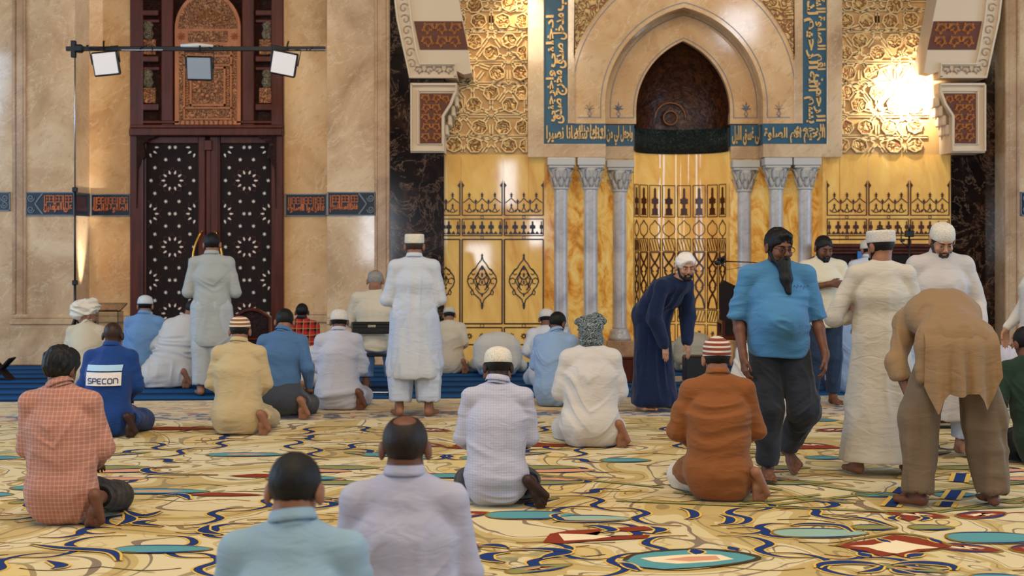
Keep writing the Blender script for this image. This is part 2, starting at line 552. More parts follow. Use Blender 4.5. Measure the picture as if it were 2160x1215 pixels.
# bracketed corners under the lintel
for s in (1, -1):
    m = MB()
    pts = [(293, 288), (333, 288), (327, 293), (318, 294), (316, 300), (308, 302), (308, 312), (311, 322), (309, 334), (303, 338), (300, 350), (296, 356), (293, 440)]
    if s < 0: pts = [(878 - x, y) for x, y in pts]
    m.prism([W(x, y, YD) for x, y in pts], YD - .13, YD - .02)
    m.build('bracket', WDC, dr)
# side niches with vases
for sx in (313, 565):
    for y in (43, 140, 240):
        m = MB()
        wbox(m, sx - 25, y - 150 if y == 43 else y - 103 + 12, sx + 25, y - 98, YD, .05, 0, .008)
        wbox(m, sx - 24, y - 20, sx + 24, y - 8 if y < 200 else y - 6, YD, .09, 0, .01)
        m.build('cornice', WD, dr)
    for y0 in (50, 152):
        m = MB()
        wbox(m, sx - 17, y0 + 34, sx + 17, y0 + 66, YD, .05, 0, .006)
        m.build('niche_base', WDL, dr)
        m = MB(); m.smooth = True
        c = W(sx, y0 + 34, YD)
        k = YD / FPX
        m.lathe([(3 * k, 0), (9 * k, 2 * k), (13 * k, 12 * k), (8 * k, 22 * k), (12 * k, 30 * k), (8 * k, 37 * k), (2 * k, 40 * k)], (c[0], YD - .03, c[1]), 14, 1, .5)
        m.build('vase_relief', carved('vase_carving', rgb('8f8468'), rgb('3a2a20'), 22.0, .5, .6, 3.0), dr)
    m = MB(); wbox(m, sx - 20, 236, sx + 20, 268, YD, .04, 0, .006); m.build('carved_block', WDC, dr)
# light arched panel over the leaves
def archpts(cx, sy, half, c, n=14):
    """two-centred pointed arch from left spring to right spring (photo columns/rows)"""
    R = half + c
    top = math.sqrt(R * R - c * c)
    P = []
    for i in range(n + 1):
        a = math.asin(top / R) * i / n
        P.append((cx - (R * math.cos(a) - c), sy - R * math.sin(a)))
    return P + [(2 * cx - x, y) for x, y in P[-2::-1]]
ar = archpts(441, 62, 69, 14)
m = MB()
m.prism([W(x, y, YD) for x, y in ar + [(510, 270), (372, 270)]], YD - .09, YD)
m.build('arched_panel', WDF, dr)
m = MB()
ar2 = archpts(441, 62, 62, 12)
m.prism([W(x, y, YD) for x, y in ar2], YD - .10, YD - .05)
wbox(m, 400, 68, 483, 90, YD, .10)
wbox(m, 381, 102, 502, 268, YD, .097)
m.build('carved_field', WDL, dr)
m = MB()
for x0, y0, x1, y1 in ((391, 98, 492, 102), (391, 100, 394, 250), (489, 100, 492, 250), (391, 118, 492, 122), (391, 138, 492, 141), (404, 143, 479, 147), (404, 221, 479, 225), (404, 143, 408, 225), (475, 143, 479, 225), (391, 228, 492, 231), (391, 251, 492, 254)):
    wbox(m, x0, y0, x1, y1, YD, .115)
for i in range(11):
    a = PI * (i + .5) / 11
    m.ribbon([W(441 + 22 * math.cos(a), 60 - 20 * math.sin(a), YD), W(441 + 42 * math.cos(a), 60 - 38 * math.sin(a), YD)], .02, YD - .115, YD - .09, 'ridge')
for cx in (385.5, 497):
    for i in range(8):
        a = PI * i / 4
        m.ribbon([W(cx, 79, YD), W(cx + 8 * math.cos(a), 79 + 8 * math.sin(a), YD)], .02, YD - .11, YD - .09, 'ridge')
for i in range(12):
    a = 2 * PI * i / 12
    m.lathe([(.001, 0), (.02, 0), (.022, .012), (.008, .014)], (W(441 + 20 * math.cos(a), 0, YD)[0], YD - .10, W(0, 184 + 20 * math.sin(a), YD)[1]), 10, M=Matrix.Rotation(PI / 2, 3, 'X'))
for y in range(150, 222, 5):
    for x in (398.5, 484):
        wbox(m, x - 2, y, x + 2, y + 2.4, YD, .108)
for x in range(386, 500, 10):
    wbox(m, x, 256, x + 6, 265, YD, .105)
m.build('frame_moulding', WDF, dr)
# leaves
for lx in (364, 521):
    leaf = MB(); wbox(leaf, lx - 62, 288, lx + 78 if lx == 364 else lx + 55, 764, YD, .0, .06)
    lf = leaf.build('door_leaf', WDX, dr)
    m = MB()
    wbox(m, lx + 55 if lx == 364 else lx - 78, 288, lx + 70 if lx == 364 else lx - 58, 764, YD, .03, 0, .01)
    wbox(m, lx - 62, 288, lx - 55 if lx == 364 else lx - 56, 764, YD, .03, 0, .01)
    wbox(m, lx - 55, 288, lx + 56, 303, YD, .03, 0, .01)
    m.build('stile', WD, lf)
    m = MB()
    def star(x, y, r, n=6):
        c = W(x, y, YD); k = YD / FPX
        m.prism([(c[0] + (r if i % 2 == 0 else r * .42) * k * math.cos(PI * i / n + .3), c[1] + (r if i % 2 == 0 else r * .42) * k * math.sin(PI * i / n + .3)) for i in range(2 * n)], YD - .012, YD)
    def petal(x, y, a, L=4.6, w=2.1):
        c = W(x, y, YD); k = YD / FPX
        pts = []
        for u, v in ((-L, 0), (-.3 * L, w * .7), (.35 * L, w), (.8 * L, w * .5), (L, 0), (.8 * L, -w * .5), (.35 * L, -w), (-.3 * L, -w * .7)):
            pts.append((c[0] + (u * math.cos(a) - v * math.sin(a)) * k, c[1] + (u * math.sin(a) + v * math.cos(a)) * k))
        m.prism(pts, YD - .012, YD)
    for j in range(-1, 4):
        y0 = 381 + 140 * j
        for i in range(10):
            a = 2 * PI * i / 10
            x, y = lx + 19.3 * math.cos(a), y0 - 18 * math.sin(a)
            if 306 < y < 760: petal(x, y, a + PI)
            for ex, sg in ((lx - 52, 1), (lx + 52, -1)):
                x, y = ex + 19.3 * math.cos(a), y0 + 70 - 18 * math.sin(a)
                if (x - ex) * sg > 2 and 306 < y < 760: petal(x, y, a + PI)
        for dx, dy in ((-14, -44), (14, -44), (-37, -27), (37, -27), (-45, 0), (45, 0), (-37, 27), (37, 27), (-14, 44), (14, 44), (-6, 70), (6, 70)):
            if 306 < y0 + dy < 760: star(lx + dx, y0 + dy, 4.6)
    m.build('star_inlay', IVORY, lf)
    # lattice grooves of the ten-fold pattern
    m = MB()
    for j in range(-1, 4):
        y0 = 381 + 140 * j
        for i in range(10):
            a = 2 * PI * i / 10 + PI / 10
            b = a + 2 * PI * 3 / 10
            p = (lx + 30 * math.cos(a), y0 + 28 * math.sin(a)); q = (lx + 30 * math.cos(b), y0 + 28 * math.sin(b))
            if min(p[1], q[1]) > 305 and max(p[1], q[1]) < 758: m.ribbon([W(*p, YD), W(*q, YD)], .008, YD - .006, YD + .001)
            for e in (-52, 52):
                p = (lx + e + 30 * math.cos(a), y0 + 70 + 28 * math.sin(a)); q = (lx + e + 30 * math.cos(b), y0 + 70 + 28 * math.sin(b))
                if min(p[1], q[1]) > 305 and max(p[1], q[1]) < 758 and abs(p[0] - lx) < 54 and abs(q[0] - lx) < 54: m.ribbon([W(*p, YD), W(*q, YD)], .008, YD - .006, YD + .001)
    m.build('lattice_relief', WD, lf)
    # curved brass pull handle
    m = MB(); m.smooth = True
    s = -1 if lx == 364 else 1
    pts = []
    for i in range(15):
        t = -1 + 2 * i / 14
        c = W(442 + s * (14 + 17 * (1 - t * t)), 550 + 62 * t, YD)
        pts.append((c[0], YD - .13 + .05 * t * t, c[1]))
    m.tube(pts, .017, 10)
    for t in (0, -1):
        p = pts[t]
        m.tube([p, (p[0], YD, p[2])], .012, 8)
    h = m.build('door_handle', plain('brass', rgb('d09a45'), .22, .9), lf)
m = MB(); wbox(m, 436, 296, 446, 764, YD, .045, 0, .01); wbox(m, 433, 296, 449, 318, YD, .07, 0, .01); m.build('astragal', WD, dr)

# --- gilded geometric wall panels
def gpanel(px0, px1, flip, name):
    root = empty(name, (0, 0, 0), 0, None, None); root['kind'] = 'structure'
    m = MB(); wbox(m, px0, -260, px1, 326, YM, .0, .3); m.build('ground', plain('ochre_ground', rgb('c49a62'), .5, .2), root)
    k = 1 / 3.575
    stars = [(380, 45), (380, 250), (510, 440), (510, 660), (380, 850), (380, 1070), (170, 870), (170, 1075), (240, 475), (240, 645), (640, 870), (640, 240), (100, 640), (100, 440), (650, 440), (655, 660), (170, 45), (640, 45), (170, 250)]
    flor = [(255, 45), (515, 30), (285, 160), (465, 160), (255, 315), (515, 310), (380, 400), (630, 400), (425, 550), (600, 550), (380, 700), (620, 700), (250, 790), (520, 790), (290, 960), (470, 960), (100, 1090), (255, 1100), (515, 1100), (110, 800), (100, 950), (650, 1100), (60, 560), (620, 960), (620, 160), (120, 310), (130, 150)]
    def TX(x): 
        X = 930 + x * k
        return 2886 - X if flip else X
    mg, mf = MB(), MB()
    for rep in (0, -1):
        dy = rep * 1025 * k
        def T(x, y): return W(TX(x), y * k + dy, YM)
        def ok(x, y):
            c = TX(x)
            return px0 + 1 < c < px1 - 1 and y * k + dy < 322
        def seg(p, q, w=.030):
            # clip by sampling
            pts = [(p[0] + (q[0] - p[0]) * t / 24, p[1] + (q[1] - p[1]) * t / 24) for t in range(25)]
            run = [a for a in pts if ok(*a)]
            if len(run) > 1: mg.ribbon([T(*run[0]), T(*run[-1])], w, YM - .03, YM, 'flat')
        for sx, sy in stars:
            if rep == -1 and sy > 1020: continue
            up = 1 if (int(sx + sy) % 2 == 0) else -1
            tips = [(sx + 62 * math.sin(2 * PI * i / 5), sy - up * 62 * math.cos(2 * PI * i / 5)) for i in range(5)]
            inn = [(sx + 25 * math.sin(2 * PI * (i + .5) / 5), sy - up * 25 * math.cos(2 * PI * (i + .5) / 5)) for i in range(5)]
            for i in range(5):
                seg(tips[i], inn[i]); seg(inn[i], tips[(i + 1) % 5])
                a = 2 * PI * i / 5
                far = (sx + 130 * math.sin(a), sy - up * 130 * math.cos(a))
                ox, oy = 11 * math.cos(a), 11 * up * math.sin(a)
                seg((tips[i][0] + ox, tips[i][1] + oy), (far[0] + ox, far[1] + oy), .024); seg((tips[i][0] - ox, tips[i][1] - oy), (far[0] - ox, far[1] - oy), .024)
        for y in (75, 235, 470, 630, 875, 1030):
            for o in (-9, 9): seg((0, y + o), (700, y + o), .016)
        for fx, fy in flor:
            if rep == -1 and fy > 1020: continue
            if not ok(fx, fy): continue
            n = 7; r = 60
            up = 1 if (fy // 10) % 2 == 0 else -1
            P = [(fx + r * math.sin(2 * PI * i / n), fy - up * r * .95 * math.cos(2 * PI * i / n)) for i in range(n)]
            if any(not ok(*p) for p in P): P = [(min(max(TX(p[0]), px0 + 2), px1 - 2), min(p[1] * k + dy, 321)) for p in P]; P = [W(a, b, YM) for a, b in P]
            else: P = [T(*p) for p in P]
            mf.prism(P, YM - .036, YM)
            mg.ribbon(P + [P[0]], .020, YM - .050, YM - .03)
    mg.build('strapwork', GOLDWALL, root)
    mf.build('floral_panel', CARV_G, root)
    return root
gpanel(895, 1113, False, 'wall_back')
gpanel(1772, 2030, True, 'wall_back')

# --- backlit onyx wall with inlaid panels
m = MB()
wbox(m, 895, 326, 1115, 770, YM, .0, .3); m.build('wall_back', ONYX, kind='structure')
m = MB(); wbox(m, 1770, 326, 2006, 770, YM, .0, .3); m.build('wall_back', ONYX, kind='structure')
m = MB()
wbox(m, 1115, 333, 1336, 770, YR, .0, .2); wbox(m, 1540, 333, 1770, 770, YR, .0, .2)
m.build('wall_back', ONYXV, kind='structure')
m = MB()
wbox(m, 1114, 333, 1148, 770, YM, .0, .3); wbox(m, 1736, 333, 1772, 770, YM, .0, .3)
m.build('wall_back', ONYX, kind='structure')

def finial(m, x, y, s, Y, t=.012):
    pts = [(0, -7), (1.2, -4), (3.6, -1), (1.4, 0), (2.4, 2), (0, 6), (-2.4, 2), (-1.4, 0), (-3.6, -1), (-1.2, -4)]
    m.prism([W(x + a * s, y + b * s, Y) for a, b in pts], Y - t, Y)
def inlaid(x0, x1, Y, ink, label, crest=True, low=True):
    root = empty('inlaid_panel', (0, 0, 0), 0, label, 'panel', 'inlaid onyx wall panels')
    Y -= .003
    L = lambda *p, w=.014: m.ribbon([W(a, b, Y) for a, b in p], w, Y - .008, Y)
    def frame(a, b, c, d, w=.016):
        L((a, b), (c, b), w=w); L((a, d), (c, d), w=w); L((a, b), (a, d), w=w); L((c, b), (c, d), w=w)
    cx = (x0 + x1) / 2; wd = x1 - x0
    m = MB()
    L((x0, 386), (x0, 454), w=.018); L((x1, 386), (x1, 454), w=.018); L((x0, 454), (x1, 454), w=.016)
    m.prism([W(a, b, Y) for a, b in ((x0 - 1, 380), (x0 + 1, 386), (x0 + 5, 391), (x0 + 1, 396), (x0 - 1, 396))], Y - .01, Y)
    m.prism([W(a, b, Y) for a, b in ((x1 + 1, 380), (x1 - 1, 386), (x1 - 5, 391), (x1 - 1, 396), (x1 + 1, 396))], Y - .01, Y)
    for i in range(3):
        fx = cx + (i - 1) * wd * .32
        finial(m, fx, 412, 1.0, Y); finial(m, fx, 434, .85, Y)
        if i < 2:
            gx = fx + wd * .16
            finial(m, gx, 426, 1.0, Y)
            L((gx, 430), (gx, 440)); L((gx, 440), (gx - 5, 448)); L((gx, 440), (gx + 5, 448))
            L((fx, 418), (fx + 6, 424), (gx - 3, 428)); L((gx + 3, 428), (gx + 8, 424), (gx + wd * .16, 418))
        pts = [(fx + 11 * math.cos(a), 437 + 11 * math.sin(a)) for a in [PI * .15 + k * PI * .7 / 6 for k in range(7)]]
        L(*pts); L((fx, 437), (fx - 5, 446)); L((fx, 437), (fx + 5, 446))
    L((x0 + 2, 428), (cx - wd * .32, 418)); L((x1 - 2, 428), (cx + wd * .32, 418))
    m.build('crest_inlay', ink, root)
    m = MB()
    frame(x0, 462, x1, 497)
    for i in range(5):
        fx = x0 + 4 + (wd - 8) * (i + .0) / 4 if i in (0, 4) else cx + (i - 2) * wd * .225
        h = 1 if 0 < i < 4 else .6
        m.prism([W(fx + a * h, b, Y) for a, b in ((0, 466), (2, 468), (2, 474), (6, 476), (6, 482), (2, 483), (2, 488), (6, 494), (-6, 494), (-2, 488), (-2, 483), (-6, 482), (-6, 476), (-2, 474), (-2, 468))], Y - .01, Y)
        if i < 4: m.prism([W(fx + wd * .115 + a, b, Y) for a, b in ((0, 487), (5, 494), (-5, 494))], Y - .01, Y)
    for yy in (458, 501):
        m.ribbon([W(cx + 3 * math.cos(t), yy + 3 * math.sin(t), Y) for t in [k * PI / 4 for k in range(9)]], .008, Y - .008, Y)
    m.build('lettered_strip', ink, root)
    m = MB()
    frame(x0, 505, x1, 683, .02)
    for sx in (1, -1):
        S = lambda *p, w=.016: m.ribbon([W(cx + sx * a, b, Y) for a, b in p], w, Y - .01, Y)
        S((0, 540), (2, 549), (8, 556), (14, 566), (22, 573), (29, 583), (31, 594), (27, 604), (20, 612), (17, 620), (10, 626), (4, 632), (1, 642), w=.018)
        S((0, 640), (0, 652), w=.02)
        S((14, 566), (20, 569), (23, 576), (19, 580), (15, 577)); S((31, 590), (24, 586), (18, 590), (19, 598), (25, 598)); S((17, 620), (22, 622), (24, 616), (21, 611))
        S((0, 560), (6, 570), (10, 580), (4, 590), (8, 600), (14, 608), (8, 616), (0, 622)); S((6, 576), (14, 586), (12, 596), (2, 602)); S((0, 590), (8, 584), (13, 590), (8, 610))
        S((2, 566), (8, 574), (18, 592), (12, 604), (5, 612))
    finial(m, cx, 540, .9, Y); finial(m, cx, 566, .9, Y); finial(m, cx, 580, .9, Y); finial(m, cx, 596, .8, Y); finial(m, cx, 622, .8, Y); finial(m, cx, 646, 1.1, Y)
    m.build('medallion_inlay', ink, root)
    m = MB()
    frame(x0, 691, x1, 727, .018)
    m.ribbon([W(cx + 4 * math.cos(t), 687 + 3.5 * math.sin(t), Y) for t in [k * PI / 4 for k in range(9)]], .008, Y - .008, Y)
    for fx in (cx - wd * .32, cx, cx + wd * .32):
        for i in range(8):
            a = PI * i / 4
            m.ribbon([W(fx + 2 * math.cos(a), 709 + 2 * math.sin(a), Y), W(fx + 6.5 * math.cos(a), 709 + 6.5 * math.sin(a), Y)], .016, Y - .01, Y, 'ridge')
    m.build('rosette_inlay', ink, root)
inlaid(886, 970, YM, INK, 'onyx wall panel with dark inlay, farthest left and cut by the dark marble pier')
inlaid(975, 1059, YM, INK, 'onyx wall panel with dark medallion inlay, second panel left of the grey columns')
inlaid(1064, 1146, YM, INK, 'onyx wall panel with dark medallion inlay, first panel left of the grey columns')
inlaid(1745, 1828, YM, INK_B, 'onyx wall panel with brown inlay, first panel right of the grey columns')
inlaid(1833, 1916, YM, INK_B, 'onyx wall panel with brown inlay, second panel right of the grey columns')
inlaid(1921, 2002, YM, INK_B, 'onyx wall panel with brown inlay next to the right dark marble pier')
m = MB()
for x in (972.5, 1061.5, 1831, 1919): wbox(m, x - .5, 333, x + .5, 764, YM, .002)
m.build('trim_5', MARB_H, kind='structure')

# --- mihrab surround
CX = 1441
rt = empty('mihrab', (0, 0, 0), 0, 'tall marble prayer niche with nested pointed arches and blue lettered frame', 'mihrab')
SURR = MARB_H
m = MB()
A1 = archpts(CX, 225, 166, 46, 20)
out = []
n = len(A1)
for i, (x, y) in enumerate(A1):
    a = i / (n - 1)
    if a < .22: out.append((1197, 225 - (225 + 120) * a / .22))
    elif a > .78: out.append((1690, 225 - (225 + 120) * (1 - a) / .22))
    else: out.append((1197 + (a - .22) / .56 * (1690 - 1197), -120))
A1w = [W(1276, 262, YM)] + [W(x, y, YM) for x, y in A1] + [W(1606, 262, YM)]
Ow = [W(1197, 262, YM)] + [W(x, y, YM) for x, y in out] + [W(1690, 262, YM)]
m.strip(Ow, A1w, YM - .10, YR)
m.build('outer_arch', SURR, rt)
m = MB()
A2 = archpts(CX - 1, 235, 99, 60, 20)
out = []
for i, (x, y) in enumerate(A2):
    a = i / (len(A2) - 1)
    if a < .22: out.append((1262, 235 - 240 * a / .22))
    elif a > .78: out.append((1620, 235 - 240 * (1 - a) / .22))
    else: out.append((1262 + (a - .22) / .56 * (1620 - 1262), -5))
m.strip([W(1262, 262, YR)] + [W(x, y, YR) for x, y in out] + [W(1620, 262, YR)], [W(1341, 262, YR)] + [W(x, y, YR) for x, y in A2] + [W(1538, 262, YR)], YR - .06, YR + .12)
m.build('inner_arch', MARB_H, rt)
# blue stone lines that follow the arches, with leaf ends
def offarch(base, half, c, cx, sy, lo, Y, t, edge):
    P = archpts(cx, sy, half, c, 18)
    return [W(P[0][0], lo, Y)] + [W(x, y, Y) for x, y in P] + [W(P[-1][0], lo, Y)]
m = MB()
for half, c, Y, f, sy in ((175, 47, YM, .105, 225), (234, 40, YM, .105, 205), (105, 60, YR, .065, 235), (154, 46, YR, .065, 228)):
    m.ribbon(offarch(None, half, c, CX, sy, 250, Y, .01, 0), .014, Y - f, Y - .05)
for a, b, Y, f in ((1218, 1266, YM, .105), (1616, 1664, YM, .105), (1287, 1336, YR, .065), (1546, 1595, YR, .065)):
    m.ribbon([W(a, 249, Y), W(b, 249, Y)], .014, Y - f, Y - .05)
for x, Y, f in ((1243, YM, .11), (1640, YM, .11), (1304, YR, .07), (1572, YR, .07)):
    for k in range(5):
        a = -PI / 2 + (k - 2) * PI / 4
        L = 15 if k == 2 else 11
        m.ribbon([W(x, 234, Y), W(x + L * .5 * math.cos(a) , 230 + L * .5 * math.sin(a), Y), W(x + L * math.cos(a), 230 + L * math.sin(a), Y)], [.02, .05, .004], Y - f, Y - .05, 'ridge')
    m.ribbon([W(x, 234, Y), W(x - 4, 242, Y), W(x + 3, 249, Y)], .012, Y - f, Y - .05); m.ribbon([W(x, 234, Y), W(x + 4, 242, Y), W(x - 3, 249, Y)], .012, Y - f, Y - .05)
m.build('stone_lines', GREYLINE, rt)
# gilded spandrels
for s in (1, -1):
    m = MB()
    E = archpts(CX, 205, 244, 40, 24)
    E = [p for p in E if p[0] < CX + 1]
    E = [p for p in E if p[1] < 128]
    outl = E + [(CX, -90), (1212, -90), (1212, 128)]
    if s < 0: outl = [(2 * CX - x, y) for x, y in outl]
    m.prism([W(x, y, YM) for x, y in outl], YM - .125, YM - .08)
    m.build('spandrel', CARV_G, rt)
# marble outer frame, lettered blue frame, lintel
for sgn in (0, 1):
    m = MB()
    for a in (((1113, -200, 1147, 333, .13), (1146, 305, 1277, 333, .13), (1197, -200, 1212, 262, .115)), ((1740, -200, 1772, 333, .13), (1606, 305, 1741, 333, .13), (1672, -200, 1690, 262, .115)))[sgn]:
        wbox(m, *a[:4], YM, a[4], .2, .006)
    wbox(m, *((1272, 309, 1336, 336), (1540, 309, 1612, 336))[sgn], YR, .06, .1, .006)
    m.build('marble_frame', MARB, rt)
    m = MB()
    for a in (((1147, -200, 1197, 305, .09), (1197, 262, 1277, 305, .09)), ((1690, -200, 1740, 305, .09), (1606, 262, 1690, 305, .09)))[sgn]:
        wbox(m, *a[:4], YM, a[4], .1)
    wbox(m, *((1272, 264, 1337, 309), (1540, 264, 1612, 309))[sgn], YR, .045, .1)
    m.build('lettered_frame', BLUE_T, rt)
def T(txt, x0, y0, x1, y1, Y, f, turn=0, sp=1.0):
    m = MB()
    a = W(x0, y1, Y); b = W(x1, y0, Y)
    put_text(m, shape_arabic(txt), a[0], a[1], b[0], b[1], Y - f, .022, .028, turn, sp)
    m.build('lettering', GOLD, rt)
T('لدنك سلطانا نصيرا', 1152, 266, 1276, 303, YM, .09); T('من لدنك', 1214, 264, 1272, 284, YM, .085)
T('واجعل لي من', 1279, 266, 1334, 307, YR, .045)
T('مخرج صدق', 1166, 150, 1196, 262, YM, .09, 1)
T('واخرجني', 1151, 150, 1176, 258, YM, .085, 1)
T('مدخل صدق', 1166, 30, 1196, 146, YM, .09, 1)
T('ادخلني', 1151, 34, 1176, 144, YM, .085, 1)
T('وقل رب', 1164, -80, 1196, 26, YM, .09, 1)
T('الرحيم اقم الصلوة', 1609, 270, 1737, 303, YM, .09); T('الرحمن', 1672, 263, 1735, 284, YM, .085)
T('الى غسق الليل', 1543, 266, 1604, 307, YR, .045)
T('بسم الله', 1692, 152, 1722, 262, YM, .09, -1)
T('الرحمن', 1712, 158, 1738, 258, YM, .085, -1)
T('الرحيم', 1692, 40, 1722, 148, YM, .09, -1)
T('اقم الصلوة', 1712, 36, 1738, 150, YM, .085, -1)
T('لدلوك', 1692, -60, 1722, 34, YM, .09, -1)
T('الشمس', 1712, -60, 1738, 30, YM, .085, -1)
# niche: pointed half dome over a half cylinder
NC = (W(CX - 2, 0, YR)[0], YR + .06)
NR = 101 * YR / FPX
m = MB(); m.smooth = True
DOMEM = NT('dome_brown')
cc = DOMEM.noise(9, 3, .6, dist=2)
DOMEM.bump(cc, .5, .03)
DOMEM = DOMEM.out(DOMEM.ramp(cc, [(.4, rgb('2a120a')), (.7, rgb('5e3418'))]), .35)
prof = []
for i in range(13):
    a = math.asin(math.sqrt(159 ** 2 - 60 ** 2) / 159) * i / 12
    prof.append(((159 * math.cos(a) - 60) * YR / FPX * 1.01, (235 - 159 * math.sin(a))))
rings = []
for r, py in [(NR, 268)] + prof:
    z = W(0, py, YR)[1]
    rings.append([(NC[0] - r * math.cos(PI * k / 32), NC[1] + r * math.sin(PI * k / 32), z) for k in range(33)])
m.rings(rings, closed=False)
m.build('niche_dome', DOMEM, rt)
m = MB(); m.smooth = True
z0, z1 = W(0, 268, YR)[1], W(0, 316, YR)[1]
m.rings([[(NC[0] - NR * math.cos(PI * k / 32) * s, NC[1] + NR * math.sin(PI * k / 32) * s, z) for k in range(33)] for z, s in ((z0, 1), (z0 + .02, .97), (z1 - .02, .97), (z1, 1))], closed=False)
m.build('niche_band', carved('dark_blue_carving', rgb('3a4c4a'), rgb('0c2630'), 15.0, .5, .8, 4.0), rt)
m = MB(); m.smooth = True
m.rings([[(NC[0] - NR * math.cos(PI * k / 32), NC[1] + NR * math.sin(PI * k / 32), z) for k in range(33)] for z in (z1, -.01)], closed=False)
m.build('niche_wall', onyx('backlit_niche_onyx', .62), rt)
# sun relief in the dome
m = MB()
cz = W(0, 240, YR)[1]; cx0 = W(1425, 0, YR)[0]; yb = NC[1] + NR * .93
for r in (.10, .22):
    m.ribbon([(cx0 + r * math.cos(t), cz + r * math.sin(t)) for t in [k * PI / 10 for k in range(21 if r < .2 else 11)]], .02, yb - .04, yb)
m.build('sun_relief', plain('bronze_relief', rgb('7a4a22'), .4, .4), rt)
# inlaid strips of the niche wall, one per onyx stave
def on_niche(mb, a):
    ca, sa = math.cos(a), math.sin(a)
    R = NR - .004
    out = []
    for u, d, z in mb.v:
        rr = R + d
        out.append((NC[0] + math.sin(a) * rr + ca * u, NC[1] + math.cos(a) * rr - sa * u, z))
    mb.v = out
k = YR / FPX
for i in range(8):
    a = math.radians(-67 + 19.2 * i)
    m = MB()
    z = lambda y: W(0, y, YR)[1]
    hw = 14 * k
    L = lambda *p, w=.014, t=.01: m.ribbon([(u * k, z(y)) for u, y in p], w, -t, 0)
    def frame(y0, y1, h=14, w=.014): L((-h, y0), (h, y0), w=w); L((-h, y1), (h, y1), w=w); L((-h, y0), (-h, y1), w=w); L((h, y0), (h, y1), w=w)
    frame(387, 456)
    m.prism([(u * k, z(y)) for u, y in ((0, 392), (2.5, 395), (2.5, 412), (4, 415), (9, 417), (8, 421), (9, 426), (3, 428), (3, 436), (7, 438), (7, 449), (10, 452), (-10, 452), (-7, 449), (-7, 438), (-3, 436), (-3, 428), (-9, 426), (-8, 421), (-9, 417), (-4, 415), (-2.5, 412), (-2.5, 395))], -.012, 0)
    L((0, 463), (5, 469), (12, 474), (14, 482), (12, 490), (6, 495), (0, 498), (-6, 495), (-12, 490), (-14, 482), (-12, 474), (-5, 469), (0, 463), w=.014)
    L((0, 498), (0, 504), w=.02)
    frame(503, 530)
    for q in range(4): L((-13 + 7 * q - 2, 505), (-13 + 7 * q + 5, 528), w=.012)
    frame(533, 655, 14, .016)
    for s in (-1, 1):
        L((13 * s, 533), (8 * s, 545), (0, 556), (-9 * s, 566), (-8 * s, 578), (0, 590), (8 * s, 600), (8 * s, 612), (0, 622), (-8 * s, 634), (-13 * s, 655), w=.03)
        L((13 * s, 545), (13 * s, 566), (3 * s, 575)); L((13 * s, 585), (13 * s, 603), (4 * s, 610))
    frame(658, 684); 
    for q in range(4): L((-13 + 7 * q - 2, 682), (-13 + 7 * q + 5, 660), w=.012)
    frame(690, 728)
    for q in range(6):
        b = PI * q / 3
        m.ribbon([(0, z(709)), (5 * k * math.cos(b), z(709) + 6 * k * math.sin(b))], .02, -.01, 0, 'ridge')
    on_niche(m, a)
    m.build('inlay_strip', INK_B, rt)
# --- columns
COLM = marble('grey_white_marble', rgb('9a9494'), rgb('bdb6b4'), rgb('d2ccc6'), rgb('8a8c90'), 1.6, .22)
CAPM = plain('white_carved_stone', rgb('c2bcb4'), .5)
def column(px, Y, dy, label):
    k = Y / FPX
    x = W(px, 0, Y)[0]
    z = lambda y: W(0, y + dy, Y)[1]
    root = empty('column', (x, Y, 0), 0, label, 'column', 'grey marble columns flanking the prayer niche')
    m = MB(); m.smooth = True
    zt, zb = z(398), z(688)
    m.lathe([(15.5 * k, zb), (15.5 * k, zb + .02), (14.6 * k, zb + .05), (14 * k, zt - .04), (15 * k, zt)], n=28)
    m.build('shaft', COLM, root)
    m = MB()
    h = 29 * k
    m.bbox((-h, -h, z(350)), (h, h, z(334)), .008)
    m.bbox((-h * .9, -h * .9, z(355)), (h * .9, h * .9, z(350)), .005)
    m.build('abacus', CAPM, root)
    m = MB(); m.smooth = True
    m.lathe([(16.5 * k, z(400)), (17.5 * k, z(397)), (16 * k, z(394)), (16 * k, z(390)), (19 * k, z(375)), (24 * k, z(362)), (26 * k, z(355))], n=28)
    for row, (yb, yt, rb, rtp, nn) in enumerate(((395, 374, 16, 24, 8), (382, 357, 19, 29, 8))):
        for i in range(nn):
            a = 2 * PI * (i + .5 * row) / nn
            d = Vector((math.cos(a), math.sin(a), 0)); t = Vector((-math.sin(a), math.cos(a), 0))
            pr = []
            for u, (rr, wv) in zip((0, .4, .8, 1, .92), ((rb, 4.5), (rb + 1.5, 6), (rb + (rtp - rb) * .6, 5), (rtp, 3), (rtp + 1.5, .8))):
                c = d * (rr * k); c.z = z(yb) + (z(yt) - z(yb)) * u
                pr.append([tuple(c - t * wv * k), tuple(c + d * 2.2 * k), tuple(c + t * wv * k), tuple(c - d * 1.5 * k)])
            m.rings(pr, True, True)
    m.build('capital', CAPM, root)
    m = MB(); m.smooth = True
    m.lathe([(24 * k, z(712)), (24 * k, z(706)), (22 * k, z(702)), (20 * k, z(699)), (21 * k, z(695)), (19 * k, z(690)), (16 * k, zb)], n=28)
    m.build('base', COLM, root)
    m = MB(); m.bbox((-h, -h, 0), (h, h, z(712)), .01); m.build('plinth', MARB_D, root)
for px, Y, dy, lb in ((1183, YM - .0, 0, 'grey marble column, outermost on the left of the prayer niche'), (1246, YM - .0, 0, 'grey marble column, middle one on the left of the prayer niche'),
                      (1307, YR - .04, 5, 'grey marble column, innermost on the left side of the prayer niche'), (1570, YR - .04, 5, 'grey marble column, innermost on the right side of the prayer niche'),
                      (1637, YM - .0, 0, 'grey marble column, middle one on the right of the prayer niche'), (1698, YM - .0, 0, 'grey marble column, outermost on the right of the prayer niche')):
    column(px, Y, dy, lb)

